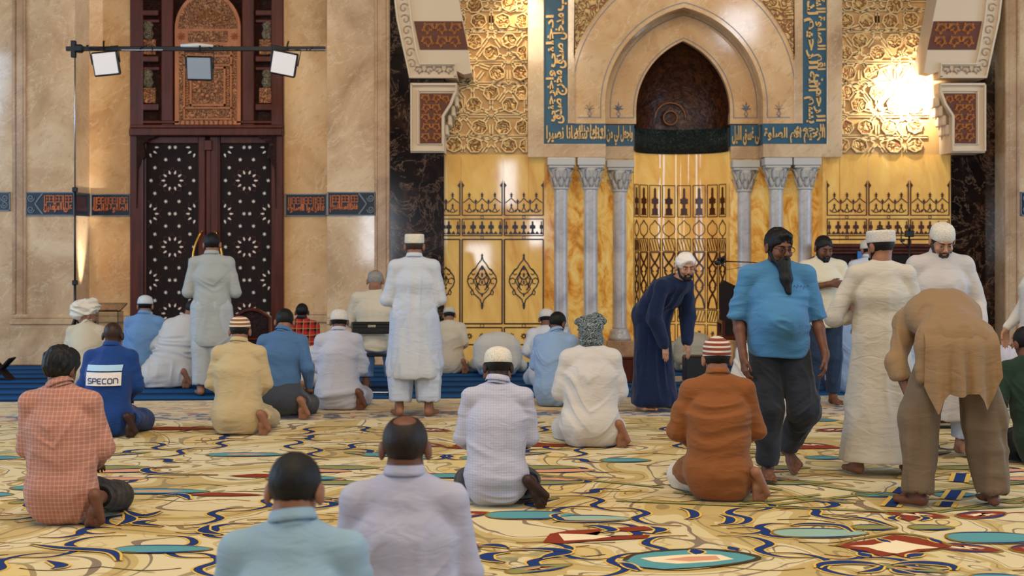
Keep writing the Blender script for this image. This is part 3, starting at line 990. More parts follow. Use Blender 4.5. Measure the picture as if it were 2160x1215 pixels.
# --- big horseshoe arch in front of the mihrab wall: its two springings
def scroll(mb, x0, z0, x1, z1, cell, y, w=.02, seed=1):
    """field of spiral vines in relief"""
    nx = max(1, round((x1 - x0) / cell)); nz = max(1, round((z1 - z0) / cell))
    cw, ch = (x1 - x0) / nx, (z1 - z0) / nz
    for i in range(nx):
        for j in range(nz):
            cx_, cz_ = x0 + cw * (i + .5), z0 + ch * (j + .5)
            s = 1 if (i + j) % 2 else -1
            R = min(cw, ch) * .46
            pts = [(cx_ + s * R * (1 - .07 * t) * math.cos(t * .62), cz_ + R * (1 - .07 * t) * math.sin(t * .62)) for t in range(13)]
            mb.ribbon(pts, [w * (1 - .04 * q) for q in range(13)], y - .03, y, 'ridge')
            for q in (1, 3, 5, 7, 9):
                a = q * .62
                p = pts[q]
                mb.ribbon([p, (p[0] + s * .3 * R * math.cos(a + .8), p[1] + .3 * R * math.sin(a + .8)), (p[0] + s * .5 * R * math.cos(a + 1.5), p[1] + .5 * R * math.sin(a + 1.5))], [w * .6, w * 1.2, .002], y - .026, y, 'ridge')
def springing(flip, label, back):
    Y = YL - .06
    fx = (lambda x: 2944 - x) if flip else (lambda x: x)
    Wp = lambda x, y: W(fx(x), y, Y)
    root = empty('arch_springing', (0, 0, 0), 0, label, 'arch')
    m = MB()
    O = [(832, 0), (837, 42), (851, 106), (863, 165), (964, 165), (964, 150), (978, 157), (995, 154), (992, 135), (988, 106), (977, 45), (968, 0), (950, -110), (818, -110)]
    if flip: O = [(max(x, 827), y) for x, y in O]
    m.prism([Wp(*p) for p in O], Y, Y + .07)
    m.prism([Wp(*p) for p in ((938, -110), (950, -110), (968, 0), (977, 45), (988, 106), (992, 135), (995, 154), (978, 157), (964, 150), (964, 165), (938, 165))], Y + .07, back)
    if flip: m.prism([Wp(*p) for p in ((827, -110), (938, -110), (938, 165), (863, 165), (851, 106), (837, 42), (832, 0))], Y + .07, back)
    m.build('arch_stone', STONE, root)
    m = MB()
    for pts in ([(814, -110), (834, 0), (839, 42), (853, 106), (865, 163), (962, 163)], [(843, -110), (863, 0), (868, 45), (878, 105), (886, 135), (960, 135), (960, 163)]):
        m.ribbon([Wp(*p) for p in pts], .035, Y - .04, Y)
    m.build('moulding', STONE, root)
    m = MB()
    ns = 11
    for i in range(ns):
        t = i / (ns - 1)
        y = -100 + 235 * t
        x = 838 + 22 * max(0, (y / 150)) ** 1.0 if y > 0 else 838 + y * .18
        c = Wp(x + 11, y)
        R = 10 * Y / FPX; s = 1 if i % 2 else -1
        pts = [(c[0] + s * R * (1 - .08 * q) * math.cos(q * .65 + .5), c[1] + R * 1.15 * (1 - .08 * q) * math.sin(q * .65 + .5)) for q in range(11)]
        m.ribbon(pts, .016, Y - .025, Y, 'ridge')
    a, b = Wp(874, 159), Wp(957, 138)
    scroll(m, min(a[0], b[0]), a[1], max(a[0], b[0]), b[1], .125, Y, .018)
    m.build('vine_band', STONE_G, root)
    m = MB()
    m.prism([Wp(*p) for p in ((873, 45), (975, 45), (988, 105), (886, 105))], Y - .012, Y)
    m.build('terracotta_ground', plain('terracotta_ground', rgb('5e2a14'), .6), root)
    m = MB()
    a, b = Wp(888, 103), Wp(974, 48)
    scroll(m, min(a[0], b[0]), a[1], max(a[0], b[0]), b[1], .165, Y - .012, .03)
    m.build('terracotta_carving', plain('ochre_carving', rgb('cc8a4e'), .5), root)
    # impost block
    m = MB()
    O = [(866, 175), (964, 175), (964, 196), (953, 221), (937, 246), (937, 322), (866, 322)]
    m.prism([Wp(*p) for p in O], Y, Y + .07)
    m.prism([Wp(*p) for p in ((866 if flip else 938, 175), (964, 175), (964, 196), (953, 221), (938, 245), (938, 322), (866 if flip else 937, 322))], Y + .07, back)
    m.build('impost_stone', STONE, root)
    m = MB()
    for off, w, t in ((2, .03, .05), (16, .022, .03)):
        P = [(866 + off, 177 + off * .9), (962 - off * .1, 177 + off * .9), (961 - off * .2, 196), (952 - off * .2, 220), (936 - off * .2, 245), (936 - off * .2, 320 - off), (866 + off, 320 - off), (866 + off, 177 + off * .9)]
        m.ribbon([Wp(*p) for p in P], w, Y - t, Y)
    m.build('moulding', STONE, root)
    m = MB()
    m.prism([Wp(*p) for p in ((886, 197), (958, 197), (947, 222), (932, 246), (932, 303), (886, 303))], Y - .012, Y)
    m.build('terracotta_ground', plain('terracotta_ground', rgb('5e2a14'), .6), root)
    m = MB()
    a, b = Wp(888, 301), Wp(932, 199)
    scroll(m, min(a[0], b[0]), a[1], max(a[0], b[0]), b[1], .14, Y - .012, .028)
    a, b = Wp(932, 222), Wp(950, 200)
    scroll(m, min(a[0], b[0]), a[1], max(a[0], b[0]), b[1], .14, Y - .012, .028)
    m.build('terracotta_carving', plain('ochre_carving', rgb('cc8a4e'), .5), root)
    # stepped muqarnas corbels on the inner side
    m = MB()
    for i in range(4):
        x, y = (940 + i * 7, 262 - i * 20)
        for d in range(3):
            yy = Y + .06 + d * .14
            p, q = W(fx(x - 3), y + 22, Y), W(fx(x + 5), y, Y)
            m.bbox((p[0], yy, p[1]), (q[0], yy + .10, q[1]), .015)
    m.build('muqarnas', STONE, root)
springing(False, 'left springing of the great carved arch with terracotta panels, on dark marble', YM)
springing(True, 'right springing of the great carved arch with terracotta panels, on dark marble', YM - .03)
# ================================================================== carpets
random.seed(7)
ZC = [0.0]
def lift():
    ZC[0] += 2e-6
    return ZC[0]
def carpet_mat():
    m = NT('arabesque_carpet')
    P = m.P
    w = m.noise(.55, 2, .5, dist=1.6)
    k = m.math('MULTIPLY', w, 7.0)
    f = m.math('FRACT', k)
    col = m.ramp(m.math('FRACT', m.math('MULTIPLY', k, .25)), [(0, rgb('ddcc9c')), (.18, rgb('d2b766')), (.33, rgb('e0cfa4')), (.46, rgb('dcc070')), (.63, rgb('dccb98')), (.80, rgb('c2a656')), (.93, rgb('d8c68a'))], 'CONSTANT')
    w2 = m.noise(1.3, 2, .5, m.n('VectorMath', {0: P, 1: (7.3, 3.1, 0)}, operation='ADD').outputs[0], 1.2)
    f2 = m.math('FRACT', m.math('MULTIPLY', w2, 5.0))
    e1 = m.math('LESS_THAN', m.math('ABSOLUTE', m.math('SUBTRACT', f, .5)), .035)
    e2 = m.math('LESS_THAN', m.math('ABSOLUTE', m.math('SUBTRACT', f2, .5)), .05)
    col = m.mix(m.math('MULTIPLY', e2, .55), col, rgb('b08c48'))
    e0 = m.math('LESS_THAN', f, .06)
    col = m.mix(m.math('MULTIPLY', e0, .9), col, rgb('6a5230'))
    col = m.mix(m.math('MULTIPLY', e1, .85), col, rgb('8a7434'))
    g = m.noise(2.1, 2, .5, dist=1.0)
    col = m.mix(m.ramp(g, [(.66, (0, 0, 0)), (.69, (.8, .8, .8))]), col, rgb('8d8a4a'))
    # border field near the blue rows: small mosaic of navy, rust, cream
    x, y, z = m.xyz()
    vo = m.n('TexVoronoi', {'Vector': m.vscale(P, (1, 1.3, 1)), 'Scale': 9.0}, distance='MANHATTAN').outputs['Color']
    vv = m.n('SeparateColor', {0: vo}).outputs[0]
    mos = m.ramp(vv, [(0, rgb('d8c296')), (.28, rgb('30507e')), (.42, rgb('c9a878')), (.60, rgb('b0603e')), (.70, rgb('e2d0a8')), (.86, rgb('1d2c58'))], 'CONSTANT')
    msk = m.ramp(m.math('ADD', y, m.math('MULTIPLY', x, -.072)), [(0, (0, 0, 0)), (1, (1, 1, 1))])
    yy = m.math('ADD', y, m.math('MULTIPLY', x, -.072))
    mk = m.math('GREATER_THAN', yy, 13.25)
    mk2 = m.math('LESS_THAN', m.math('ABSOLUTE', m.math('SUBTRACT', yy, 13.6)), .28)
    mos = m.mix(mk2, m.mix(.55, mos, rgb('d9bf8a')), m.mix(.25, mos, rgb('2a4066')))
    col = m.mix(m.math('MULTIPLY', mk, .9), col, mos)
    pile = m.noise(260, 2, .6)
    col = m.mix(m.math('MULTIPLY', pile, .22), col, rgb('8a7350'))
    m.bump(pile, .25, .004)
    return m.out(col, .95, 0, .1, sheen=.15)
CARP = carpet_mat()
C_BLUE = plain('carpet_blue_wool', rgb('233a74'), .95, 0.0, 0.0, .1)
C_OLIVE = plain('carpet_olive_wool', rgb('8f7434'), .95, 0.0, 0.0, .1)
C_DARK = plain('carpet_brown_wool', rgb('4e3c26'), .95, 0.0, 0.0, .1)
C_TEAL = plain('carpet_teal_wool', rgb('5a98a0'), .95, 0.0, 0.0, .1)
C_TEAL2 = plain('carpet_pale_teal_wool', rgb('93b4a6'), .95, 0.0, 0.0, .1)
C_RED = plain('carpet_rust_wool', rgb('8a3a26'), .95, 0.0, 0.0, .1)
C_PINK = plain('carpet_salmon_wool', rgb('d59a78'), .95, 0.0, 0.0, .1)
C_CREAM = plain('carpet_cream_wool', rgb('eddcb8'), .95, 0.0, 0.0, .1)
C_GOLD = plain('carpet_gold_wool', rgb('dcb860'), .95, 0.0, 0.0, .1)
C_GREEN = plain('carpet_sage_wool', rgb('8b8c54'), .95, 0.0, 0.0, .1)
CM = [CARP, C_BLUE, C_OLIVE, C_DARK, C_TEAL, C_TEAL2, C_RED, C_PINK, C_CREAM, C_GOLD, C_GREEN]
cp = MB()
def edgeY(x): return 15.02 + x * .072
cp.mi = 0
cp.poly([(-9, 1.5, 0), (10, 1.5, 0), (10, edgeY(10), 0), (-9, edgeY(-9), 0), (-9, 1.5, -.012), (10, 1.5, -.012), (10, edgeY(10), -.012), (-9, edgeY(-9), -.012)],
        [(0, 1, 2, 3), (7, 6, 5, 4), (0, 4, 5, 1), (1, 5, 6, 2), (2, 6, 7, 3), (3, 7, 4, 0)])
def inside(x, y): return -8.8 < x < 9.8 and 2 < y < edgeY(x) - .06
def catmull(pts, n=6):
    out = []
    P = [pts[0]] + list(pts) + [pts[-1]]
    for i in range(1, len(P) - 2):
        for k in range(n):
            t = k / n
            out.append(tuple(.5 * ((2 * P[i][c]) + (-P[i - 1][c] + P[i + 1][c]) * t + (2 * P[i - 1][c] - 5 * P[i][c] + 4 * P[i + 1][c] - P[i + 2][c]) * t * t + (-P[i - 1][c] + 3 * P[i][c] - 3 * P[i + 1][c] + P[i + 2][c]) * t ** 3) for c in (0, 1)))
    out.append(tuple(pts[-1]))
    return out
def cribbon(pts, w, mi, z):
    z += lift()
    n = len(pts)
    L, R = [], []
    for i, p in enumerate(pts):
        a, b = pts[max(i - 1, 0)], pts[min(i + 1, n - 1)]
        dx, dy = b[0] - a[0], b[1] - a[1]
        l = math.hypot(dx, dy) or 1
        ww = (w[i] if isinstance(w, (list, tuple)) else w) / 2
        L.append((p[0] - dy / l * ww, p[1] + dx / l * ww, z)); R.append((p[0] + dy / l * ww, p[1] - dx / l * ww, z))
    cp.mi = mi
    cp.poly(L + R, [(i, n + i, n + i + 1, i + 1) for i in range(n - 1)])
def cfill(pts, mi, z):
    z += lift()
    cp.mi = mi
    cx = sum(p[0] for p in pts) / len(pts); cy = sum(p[1] for p in pts) / len(pts)
    n = len(pts)
    cp.poly([(p[0], p[1], z) for p in pts] + [(cx, cy, z)], [(i, (i + 1) % n, n) for i in range(n)])
def taper(n, w, peak=.5, lo=.12):
    return [w * max(lo, math.sin(PI * min(1, max(0, (i / (n - 1)) ** (math.log(.5) / math.log(peak))))) ** 1.3) for i in range(n)]
def vine(pts, w=.05, col=1, z=.0012):
    c = catmull(pts, 7)
    n = len(c)
    cribbon(c, [x + .035 for x in taper(n, w)], 9, z)
    cribbon(c, [max(.010, x) + .008 for x in taper(n, w)], 3, z + .0005)
    cribbon(c, taper(n, w), col, z + .001)
def leaf(cx, cy, L, Wd, a, mi, z=.0012, line=1, core=None):
    pts = []
    for i in range(28):
        t = 2 * PI * i / 28
        u, v = L * math.cos(t), Wd * math.sin(t) * (1 - .35 * math.cos(t) * abs(math.cos(t)))
        pts.append((cx + u * math.cos(a) - v * math.sin(a), cy + u * math.sin(a) + v * math.cos(a)))
    big = [(cx + (p[0] - cx) * 1.0 + .016 * (1 if p[0] > cx else -1), cy + (p[1] - cy) * 1.16) for p in pts]
    cfill(big, 2, z - .0004)
    cfill(pts, mi, z)
    cribbon(pts[3:13], taper(10, .026), line, z + .0008)
    cribbon(pts[17:27], taper(10, .03), line, z + .0008)
    if core is not None:
        cfill([(cx + (p[0] - cx) * .5 + .03 * math.sin(9 * i), cy + (p[1] - cy) * .42) for i, p in enumerate(pts)], core, z + .0006)
# symmetric tile of vines and leaves, mirrored left-right and front-back over the floor
TX_, TY_ = 1.56, 1.95
tile_v, tile_l, tile_s = [], [], []
seeds = []
while len(seeds) < 9:
    c = (random.uniform(.05, TX_ - .05), random.uniform(.05, TY_ - .05))
    if all(math.hypot((c[0] - d[0]) * .8, c[1] - d[1]) > .34 for d in seeds): seeds.append(c)
for x, y in seeds:
    a = random.uniform(-.6, .6) + (PI if random.random() < .5 else 0)
    s = random.choice((1, -1)); L = random.uniform(.22, .5)
    pts = []
    for t in range(6):
        pts.append((x, y)); x += math.cos(a) * L * .4; y += math.sin(a) * L * .4; a += s * (.9 if t < 2 else -1.0)
    tile_v.append((pts, random.uniform(.035, .07)))
for q in range(5):
    tile_l.append((random.uniform(.1, TX_ - .1), random.uniform(.1, TY_ - .1), random.uniform(.12, .26), random.uniform(.05, .11), random.uniform(-.5, .5), random.choice((4, 5, 4, 10, 6, 7)), random.choice((None, 7, 8, None))))
for q in range(9):
    tile_s.append((random.uniform(0, TX_), random.uniform(0, TY_), random.uniform(.2, .5), random.uniform(-.4, .4)))
for i in range(-6, 7):
    for j in range(1, 7):
        def M(x, y):
            u = x if i % 2 == 0 else TX_ - x
            v = y if j % 2 == 0 else TY_ - y
            return (4.18 + (i - 1) * TX_ + u, j * TY_ + v + .25)
        for pts, w in tile_v:
            c = [M(*p) for p in pts]
            if all(inside(*p) and p[1] < 13.0 + .072 * p[0] for p in c): vine(c, w)
        for x, y, L, Wd, a, mi, core in tile_l:
            p = M(x, y)
            if inside(*p) and p[1] < 12.9 + .072 * p[0]: leaf(p[0], p[1], L, Wd, a if i % 2 == 0 else -a, mi, .003, 1, core)
        for x, y, L, a in tile_s:
            pts = [M(x + L * t * math.cos(a), y + L * t * math.sin(a) + .05 * math.sin(t * 4)) for t in (0, .25, .5, .75, 1)]
            if all(inside(*p) and p[1] < 13.0 + .072 * p[0] for p in pts): cribbon(catmull(pts, 4), .014, random.choice((2, 3, 3, 6)), .0006)
def fpoly(px, mi, z=.0045): cfill([FL(*p) for p in px], mi, z)
def fline(px, w, mi, z=.005, sm=True):
    c = [FL(*p) for p in px]
    cribbon(catmull(c, 6) if sm else c, w, mi, z)
def fvine(px, w, z=.0048): vine([FL(*p) for p in px], w, 1, z)
# the figures that can be told apart in the foreground
# rust medallion with cream flower, right
fpoly([(1765, 1153), (1800, 1146), (1850, 1139), (1885, 1130), (1935, 1136), (1970, 1145), (2008, 1154), (1975, 1160), (1940, 1166), (1905, 1177), (1885, 1171), (1860, 1176), (1825, 1164), (1790, 1159)], 6)
fpoly([(1792, 1154), (1840, 1152), (1862, 1147), (1890, 1142), (1925, 1149), (1980, 1158), (1935, 1161), (1893, 1170), (1880, 1169), (1850, 1163), (1830, 1157)], 8, .0056)
fline([(1765, 1153), (1800, 1141), (1850, 1132), (1885, 1127), (1935, 1131), (1975, 1142), (2008, 1153)], .03, 2)
fvine([(1850, 1138), (1866, 1143), (1880, 1147)], .04); fvine([(1960, 1138), (1975, 1143), (1985, 1148)], .04)
fvine([(1812, 1168), (1825, 1173), (1838, 1177)], .06); fvine([(1915, 1178), (1930, 1173), (1948, 1170)], .06)
fvine([(1725, 1200), (1735, 1192), (1780, 1188), (1830, 1190), (1862, 1196)], .07); fvine([(1880, 1194), (1920, 1189), (1970, 1190), (2008, 1196), (2012, 1205)], .07)
fvine([(1862, 1196), (1845, 1205), (1810, 1210)], .04); fvine([(1882, 1202), (1900, 1209), (1930, 1214)], .05)
# small rust lozenge
fpoly([(1898, 1095), (1915, 1089), (1937, 1095), (1917, 1101)], 6); fvine([(1893, 1090), (1880, 1095), (1893, 1100)], .035); fvine([(1941, 1090), (1955, 1095), (1941, 1100)], .035)
for x in (1845, 1965): leaf(*FL(x, 1114), .12, .07, 0, 10, .0044)
# teal medallion with salmon heart
fpoly([(1318, 1184), (1335, 1174), (1380, 1167), (1440, 1163), (1500, 1163), (1560, 1170), (1595, 1178), (1580, 1186), (1530, 1193), (1470, 1199), (1400, 1203), (1350, 1198)], 4)
fpoly([(1350, 1180), (1420, 1174), (1470, 1171), (1520, 1173), (1548, 1182), (1500, 1188), (1430, 1192), (1380, 1188)], 8, .0056); fpoly([(1400, 1183), (1450, 1177), (1510, 1175), (1520, 1183), (1455, 1187)], 7, .0062)
fline([(1318, 1184), (1335, 1173), (1380, 1165), (1440, 1161), (1500, 1161), (1560, 1167), (1600, 1178), (1570, 1188), (1500, 1198)], .03, 3)
fvine([(1460, 1161), (1470, 1166), (1468, 1172)], .07); fvine([(1538, 1155), (1548, 1160), (1556, 1163)], .06); fvine([(1305, 1190), (1320, 1192), (1335, 1200), (1350, 1206)], .05)
# rust leaf left of it
fpoly([(1145, 1146), (1160, 1128), (1200, 1121), (1265, 1118), (1270, 1122), (1225, 1130), (1250, 1137), (1325, 1132), (1372, 1130), (1365, 1137), (1310, 1140), (1245, 1143), (1180, 1149)], 6)
fpoly([(1298, 1115), (1360, 1112), (1378, 1119), (1330, 1123), (1300, 1121)], 6); fpoly([(1178, 1128), (1240, 1130), (1290, 1134), (1250, 1140), (1190, 1143)], 8, .0056)
fvine([(1230, 1110), (1265, 1112), (1292, 1120), (1270, 1125)], .06); fvine([(1372, 1113), (1395, 1119), (1378, 1127)], .06)
fvine([(1008, 1153), (1045, 1152), (1072, 1158)], .06); fvine([(1075, 1161), (1150, 1160), (1190, 1166), (1160, 1174), (1140, 1180)], .08); fvine([(1075, 1166), (1030, 1172), (1030, 1182), (1065, 1188)], .07)
leaf(*FL(1120, 1088), .26, .12, 0, 4, .0044); leaf(*FL(1250, 1096), .22, .10, 0, 5, .0044)
leaf(*FL(1730, 1126), .26, .12, 0, 5, .0044); leaf(*FL(2100, 1136), .26, .14, 0, 4, .0044)
fvine([(1195, 1084), (1170, 1088), (1180, 1096), (1200, 1100), (1320, 1099)], .04)
fvine([(1435, 1073), (1460, 1080), (1465, 1091), (1448, 1097)], .05); fvine([(1520, 1088), (1540, 1095), (1536, 1105), (1515, 1108)], .05)
fvine([(1668, 1111), (1700, 1107), (1770, 1110), (1798, 1124)], .05); fvine([(1755, 1088), (1830, 1097), (1885, 1113)], .04)
# ten-pointed strapwork around the right-hand medallion
for a, b in (((1300, 1058), (1900, 1082)), ((1900, 1082), (2160, 1070)), ((1420, 1040), (1640, 1066)), ((1640, 1066), (1860, 1040)), ((1640, 1012), (1880, 1048)), ((1880, 1048), (2160, 1020)), ((1560, 1066), (1730, 1045)), ((1980, 1082), (2160, 1052)), ((1100, 1000), (1400, 1030)), ((1400, 1000), (1650, 1035))):
    fline([a, b], .035, 10, .0042, False); fline([(a[0], a[1] - 2), (b[0], b[1] - 2)], .01, 3, .005, False)
for p, q in (((1878, 1070), (1897, 1050)), ((1893, 1042), (1906, 1030)), ((1912, 1012), (1920, 998)), ((1993, 1070), (2000, 1060)), ((2004, 1055), (2018, 1036)), ((2022, 1018), (2028, 1000))):
    fline([p, q], .13, 9, .0050, False); fline([p, q], .07, 1, .0056, False)
for cx, cy, L in ((330, 1038, .34), (120, 1030, .3), (345, 1160, .25), (640, 1010, .25), (820, 960, .2), (520, 960, .3), (1320, 972, .18), (960, 1005, .2)):
    leaf(*FL(cx, cy), L, .09, 0, 4, .0044, 1, 7 if L > .28 else None)
for pts in (((345, 1112), (290, 1105), (330, 1098)), ((265, 1078), (300, 1090), (340, 1080)), ((65, 1150), (130, 1158), (230, 1165), (250, 1185)), ((440, 1110), (430, 1122), (470, 1130)), ((265, 1086), (275, 1098), (250, 1110)), ((330, 1050), (380, 1045), (400, 1055)), ((100, 1185), (130, 1195), (110, 1202)), ((380, 985), (310, 990), (330, 1000), (460, 1003))):
    fvine(pts, .06)
for cx, cy in ((560, 1005), (900, 1003), (470, 1045), (1010, 945), (1150, 940), (1250, 940), (370, 905), (1700, 945)):
    fpoly([(cx - 80, cy), (cx - 20, cy - 4), (cx + 60, cy - 2), (cx + 90, cy + 1), (cx + 20, cy + 3), (cx - 40, cy + 3)], 6, .0042)
cp.v = [(a, b, c * .55 if c > 0 else c) for a, b, c in cp.v]
cp.build('patterned_carpet', CM, None, 'wide cream and gold carpet with blue, teal and rust arabesques in the foreground', 'carpet')
# blue prayer carpet with darker row lines
m = NT('blue_row_carpet')
x, y, z = m.xyz()
yy = m.math('ADD', y, m.math('MULTIPLY', x, -.05))
fr = m.math('FRACT', m.math('MULTIPLY', m.math('SUBTRACT', yy, 14.95), 1 / .62))
col = m.ramp(fr, [(0, rgb('0b2240')), (.16, rgb('0b2240')), (.22, rgb('1b5a94')), (.62, rgb('1a5690')), (.9, rgb('123a66'))])
pile = m.noise(200, 2)
m.bump(pile, .2, .004)
BLUEC = m.out(m.mix(m.math('MULTIPLY', pile, .3), col, rgb('0e3058')), .95, 0, .1)
m = MB()
ch = .004
m.poly([(-13, edgeY(-13) + .004, ch), (14, edgeY(14) + .004, ch), (14, 19.03, ch), (-13, 19.03, ch), (-13, edgeY(-13) + .004, -.012), (14, edgeY(14) + .004, -.012), (-.9, 19.03, ch), (6.1, 19.03, ch), (6.1, 19.57, ch), (-.9, 19.57, ch), (-5.6, 19.03, ch), (-2.6, 19.03, ch), (-2.6, 19.7, ch), (-5.6, 19.7, ch)], [(0, 1, 2, 3), (0, 4, 5, 1), (6, 7, 8, 9), (10, 11, 12, 13)])
m.build('prayer_carpet', BLUEC, None, 'blue prayer carpet with dark row lines along the marble wall', 'carpet')
# ================================================================== figures: smooth distance fields turned into surfaces
def V(*a): return np.array(a, dtype=np.float64)
class Field:
    def __init__(s, lo, hi, h):
        s.h = h
        s.lo = np.array(lo, float)
        s.n = np.maximum(4, np.ceil((np.array(hi) - s.lo) / h).astype(int) + 1)
        s.F = np.full(s.n, .3, np.float32)
    def ax(s, i, a, b): return (s.lo[i] + s.h * np.arange(a, b)).astype(np.float32)
    def sub(s, lo, hi):
        a = np.maximum(0, np.floor((np.array(lo) - s.lo) / s.h).astype(int))
        b = np.minimum(s.n, np.ceil((np.array(hi) - s.lo) / s.h).astype(int) + 1)
        if np.any(a >= b): return None
        sl = tuple(slice(int(p), int(q)) for p, q in zip(a, b))
        X = s.ax(0, a[0], b[0])[:, None, None]; Y = s.ax(1, a[1], b[1])[None, :, None]; Z = s.ax(2, a[2], b[2])[None, None, :]
        return sl, X, Y, Z
    def comb(s, sl, d, k, op):
        F = s.F[sl]
        if op == 'add':
            if k <= 0: s.F[sl] = np.minimum(F, d)
            else:
                h = np.maximum(k - np.abs(F - d), 0) / k
                s.F[sl] = np.minimum(F, d) - h * h * k * .25
        else:
            d = -d
            h = np.maximum(k - np.abs(F - d), 0) / max(k, 1e-6)
            s.F[sl] = np.maximum(F, d) + h * h * k * .25
    def cone(s, a, b, ra, rb, k=.03, xf=1.0, op='add'):
        a = np.asarray(a, float); b = np.asarray(b, float)
        R = max(ra, rb)
        pad = R * max(1, xf) + k + 2 * s.h
        g = s.sub(np.minimum(a, b) - pad, np.maximum(a, b) + pad)
        if g is None: return
        sl, X, Y, Z = g
        d = b - a
        dx, dy, dz = d[0] / xf, d[1], d[2]
        L2 = dx * dx + dy * dy + dz * dz + 1e-12
        px, py, pz = (X - a[0]) / xf, Y - a[1], Z - a[2]
        t = np.clip((px * dx + py * dy + pz * dz) / L2, 0, 1)
        r = ra + (rb - ra) * t
        D = np.sqrt((px - t * dx) ** 2 + (py - t * dy) ** 2 + (pz - t * dz) ** 2) - r
        s.comb(sl, D.astype(np.float32), k, op)
    def ell(s, c, r, M=None, k=.02, op='add'):
        c = np.asarray(c, float); r = np.asarray(r, float)
        pad = r.max() + k + 2 * s.h
        g = s.sub(c - pad, c + pad)
        if g is None: return
        sl, X, Y, Z = g
        px, py, pz = X - c[0], Y - c[1], Z - c[2]
        if M is not None:   # columns of M are the ellipsoid axes
            q = [px * M[0, i] + py * M[1, i] + pz * M[2, i] for i in range(3)]
        else: q = [px, py, pz]
        k0 = np.sqrt((q[0] / r[0]) ** 2 + (q[1] / r[1]) ** 2 + (q[2] / r[2]) ** 2)
        k1 = np.sqrt((q[0] / r[0] ** 2) ** 2 + (q[1] / r[1] ** 2) ** 2 + (q[2] / r[2] ** 2) ** 2)
        D = k0 * (k0 - 1) / np.maximum(k1, 1e-6)
        s.comb(sl, D.astype(np.float32), k, op)
    def plane(s, p, n, k=.0):
        """remove everything on the side the normal points to"""
        p = np.asarray(p, float); n = np.asarray(n, float) / np.linalg.norm(n)
        X = s.ax(0, 0, s.n[0])[:, None, None]; Y = s.ax(1, 0, s.n[1])[None, :, None]; Z = s.ax(2, 0, s.n[2])[None, None, :]
        D = ((X - p[0]) * n[0] + (Y - p[1]) * n[1] + (Z - p[2]) * n[2]).astype(np.float32)
        s.F = np.maximum(s.F, D)
    def mesh(s):
        F = s.F
        F[0] = F[-1] = .1; F[:, 0] = F[:, -1] = .1; F[:, :, 0] = F[:, :, -1] = .1
        I = F < 0
        n = F.shape
        cd = np.array([n[1] * n[2], n[2], 1])
        cells, pts, edges = [], [], []
        for ax in range(3):
            sa = [slice(None)] * 3; sb = [slice(None)] * 3
            sa[ax] = slice(0, -1); sb[ax] = slice(1, None)
            X = np.argwhere(I[tuple(sa)] != I[tuple(sb)])
            if len(X) == 0: continue
            X2 = X.copy(); X2[:, ax] += 1
            f0 = F[X[:, 0], X[:, 1], X[:, 2]].astype(float); f1 = F[X2[:, 0], X2[:, 1], X2[:, 2]].astype(float)
            t = f0 / (f0 - f1)
            P = X.astype(float); P[:, ax] += t
            u, w = (ax + 1) % 3, (ax + 2) % 3
            q = []
            for du, dw in ((0, 0), (-1, 0), (-1, -1), (0, -1)):
                C = X.copy(); C[:, u] += du; C[:, w] += dw
                cid = C @ cd
                q.append(cid); cells.append(cid); pts.append(P)
            q = np.stack(q, 1)
            flip = ~I[X[:, 0], X[:, 1], X[:, 2]]
            q[flip] = q[flip][:, ::-1]
            edges.append(q)
        if not edges: return np.zeros((0, 3)), np.zeros((0, 4), int)
        cells = np.concatenate(cells); pts = np.concatenate(pts); Q = np.concatenate(edges)
        uq, inv = np.unique(cells, return_inverse=True)
        cnt = np.bincount(inv).astype(float)
        Vv = np.stack([np.bincount(inv, pts[:, i]) / cnt for i in range(3)], 1)
        Q = np.searchsorted(uq, Q)
        return Vv * s.h + s.lo, Q

_rng = np.random.RandomState(3)
_LAT = _rng.rand(32, 32, 32)
def vnoise(P):
    i = np.floor(P).astype(int); f = P - i
    f = f * f * (3 - 2 * f)
    i &= 31; j = (i + 1) & 31
    def g(a, b, c): return _LAT[a, b, c]
    x0 = g(i[:, 0], i[:, 1], i[:, 2]) * (1 - f[:, 0]) + g(j[:, 0], i[:, 1], i[:, 2]) * f[:, 0]
    x1 = g(i[:, 0], j[:, 1], i[:, 2]) * (1 - f[:, 0]) + g(j[:, 0], j[:, 1], i[:, 2]) * f[:, 0]
    x2 = g(i[:, 0], i[:, 1], j[:, 2]) * (1 - f[:, 0]) + g(j[:, 0], i[:, 1], j[:, 2]) * f[:, 0]
    x3 = g(i[:, 0], j[:, 1], j[:, 2]) * (1 - f[:, 0]) + g(j[:, 0], j[:, 1], j[:, 2]) * f[:, 0]
    y0 = x0 * (1 - f[:, 1]) + x1 * f[:, 1]; y1 = x2 * (1 - f[:, 1]) + x3 * f[:, 1]
    return y0 * (1 - f[:, 2]) + y1 * f[:, 2]
def ridge(P): return np.clip(1.15 - 1.9 * np.abs(2 * vnoise(P) - 1), 0, 1) ** 1.3
def vnormals(Vv, Q):
    n = np.cross(Vv[Q[:, 2]] - Vv[Q[:, 0]], Vv[Q[:, 3]] - Vv[Q[:, 1]])
    N = np.stack([np.bincount(Q.ravel(), np.repeat(n[:, i], 4), len(Vv)) for i in range(3)], 1)
    return N / np.maximum(np.linalg.norm(N, axis=1, keepdims=True), 1e-9)
def relax(Vv, Q, it=1):
    for _ in range(it):
        S = np.zeros_like(Vv); c = np.zeros(len(Vv))
        for a, b in ((0, 1), (1, 2), (2, 3), (3, 0)):
            for i in range(3):
                S[:, i] += np.bincount(Q[:, a], Vv[Q[:, b], i], len(Vv)) + np.bincount(Q[:, b], Vv[Q[:, a], i], len(Vv))
            c += np.bincount(Q[:, a], minlength=len(Vv)) + np.bincount(Q[:, b], minlength=len(Vv))
        Vv = Vv * .45 + S / np.maximum(c, 1)[:, None] * .55
    return Vv
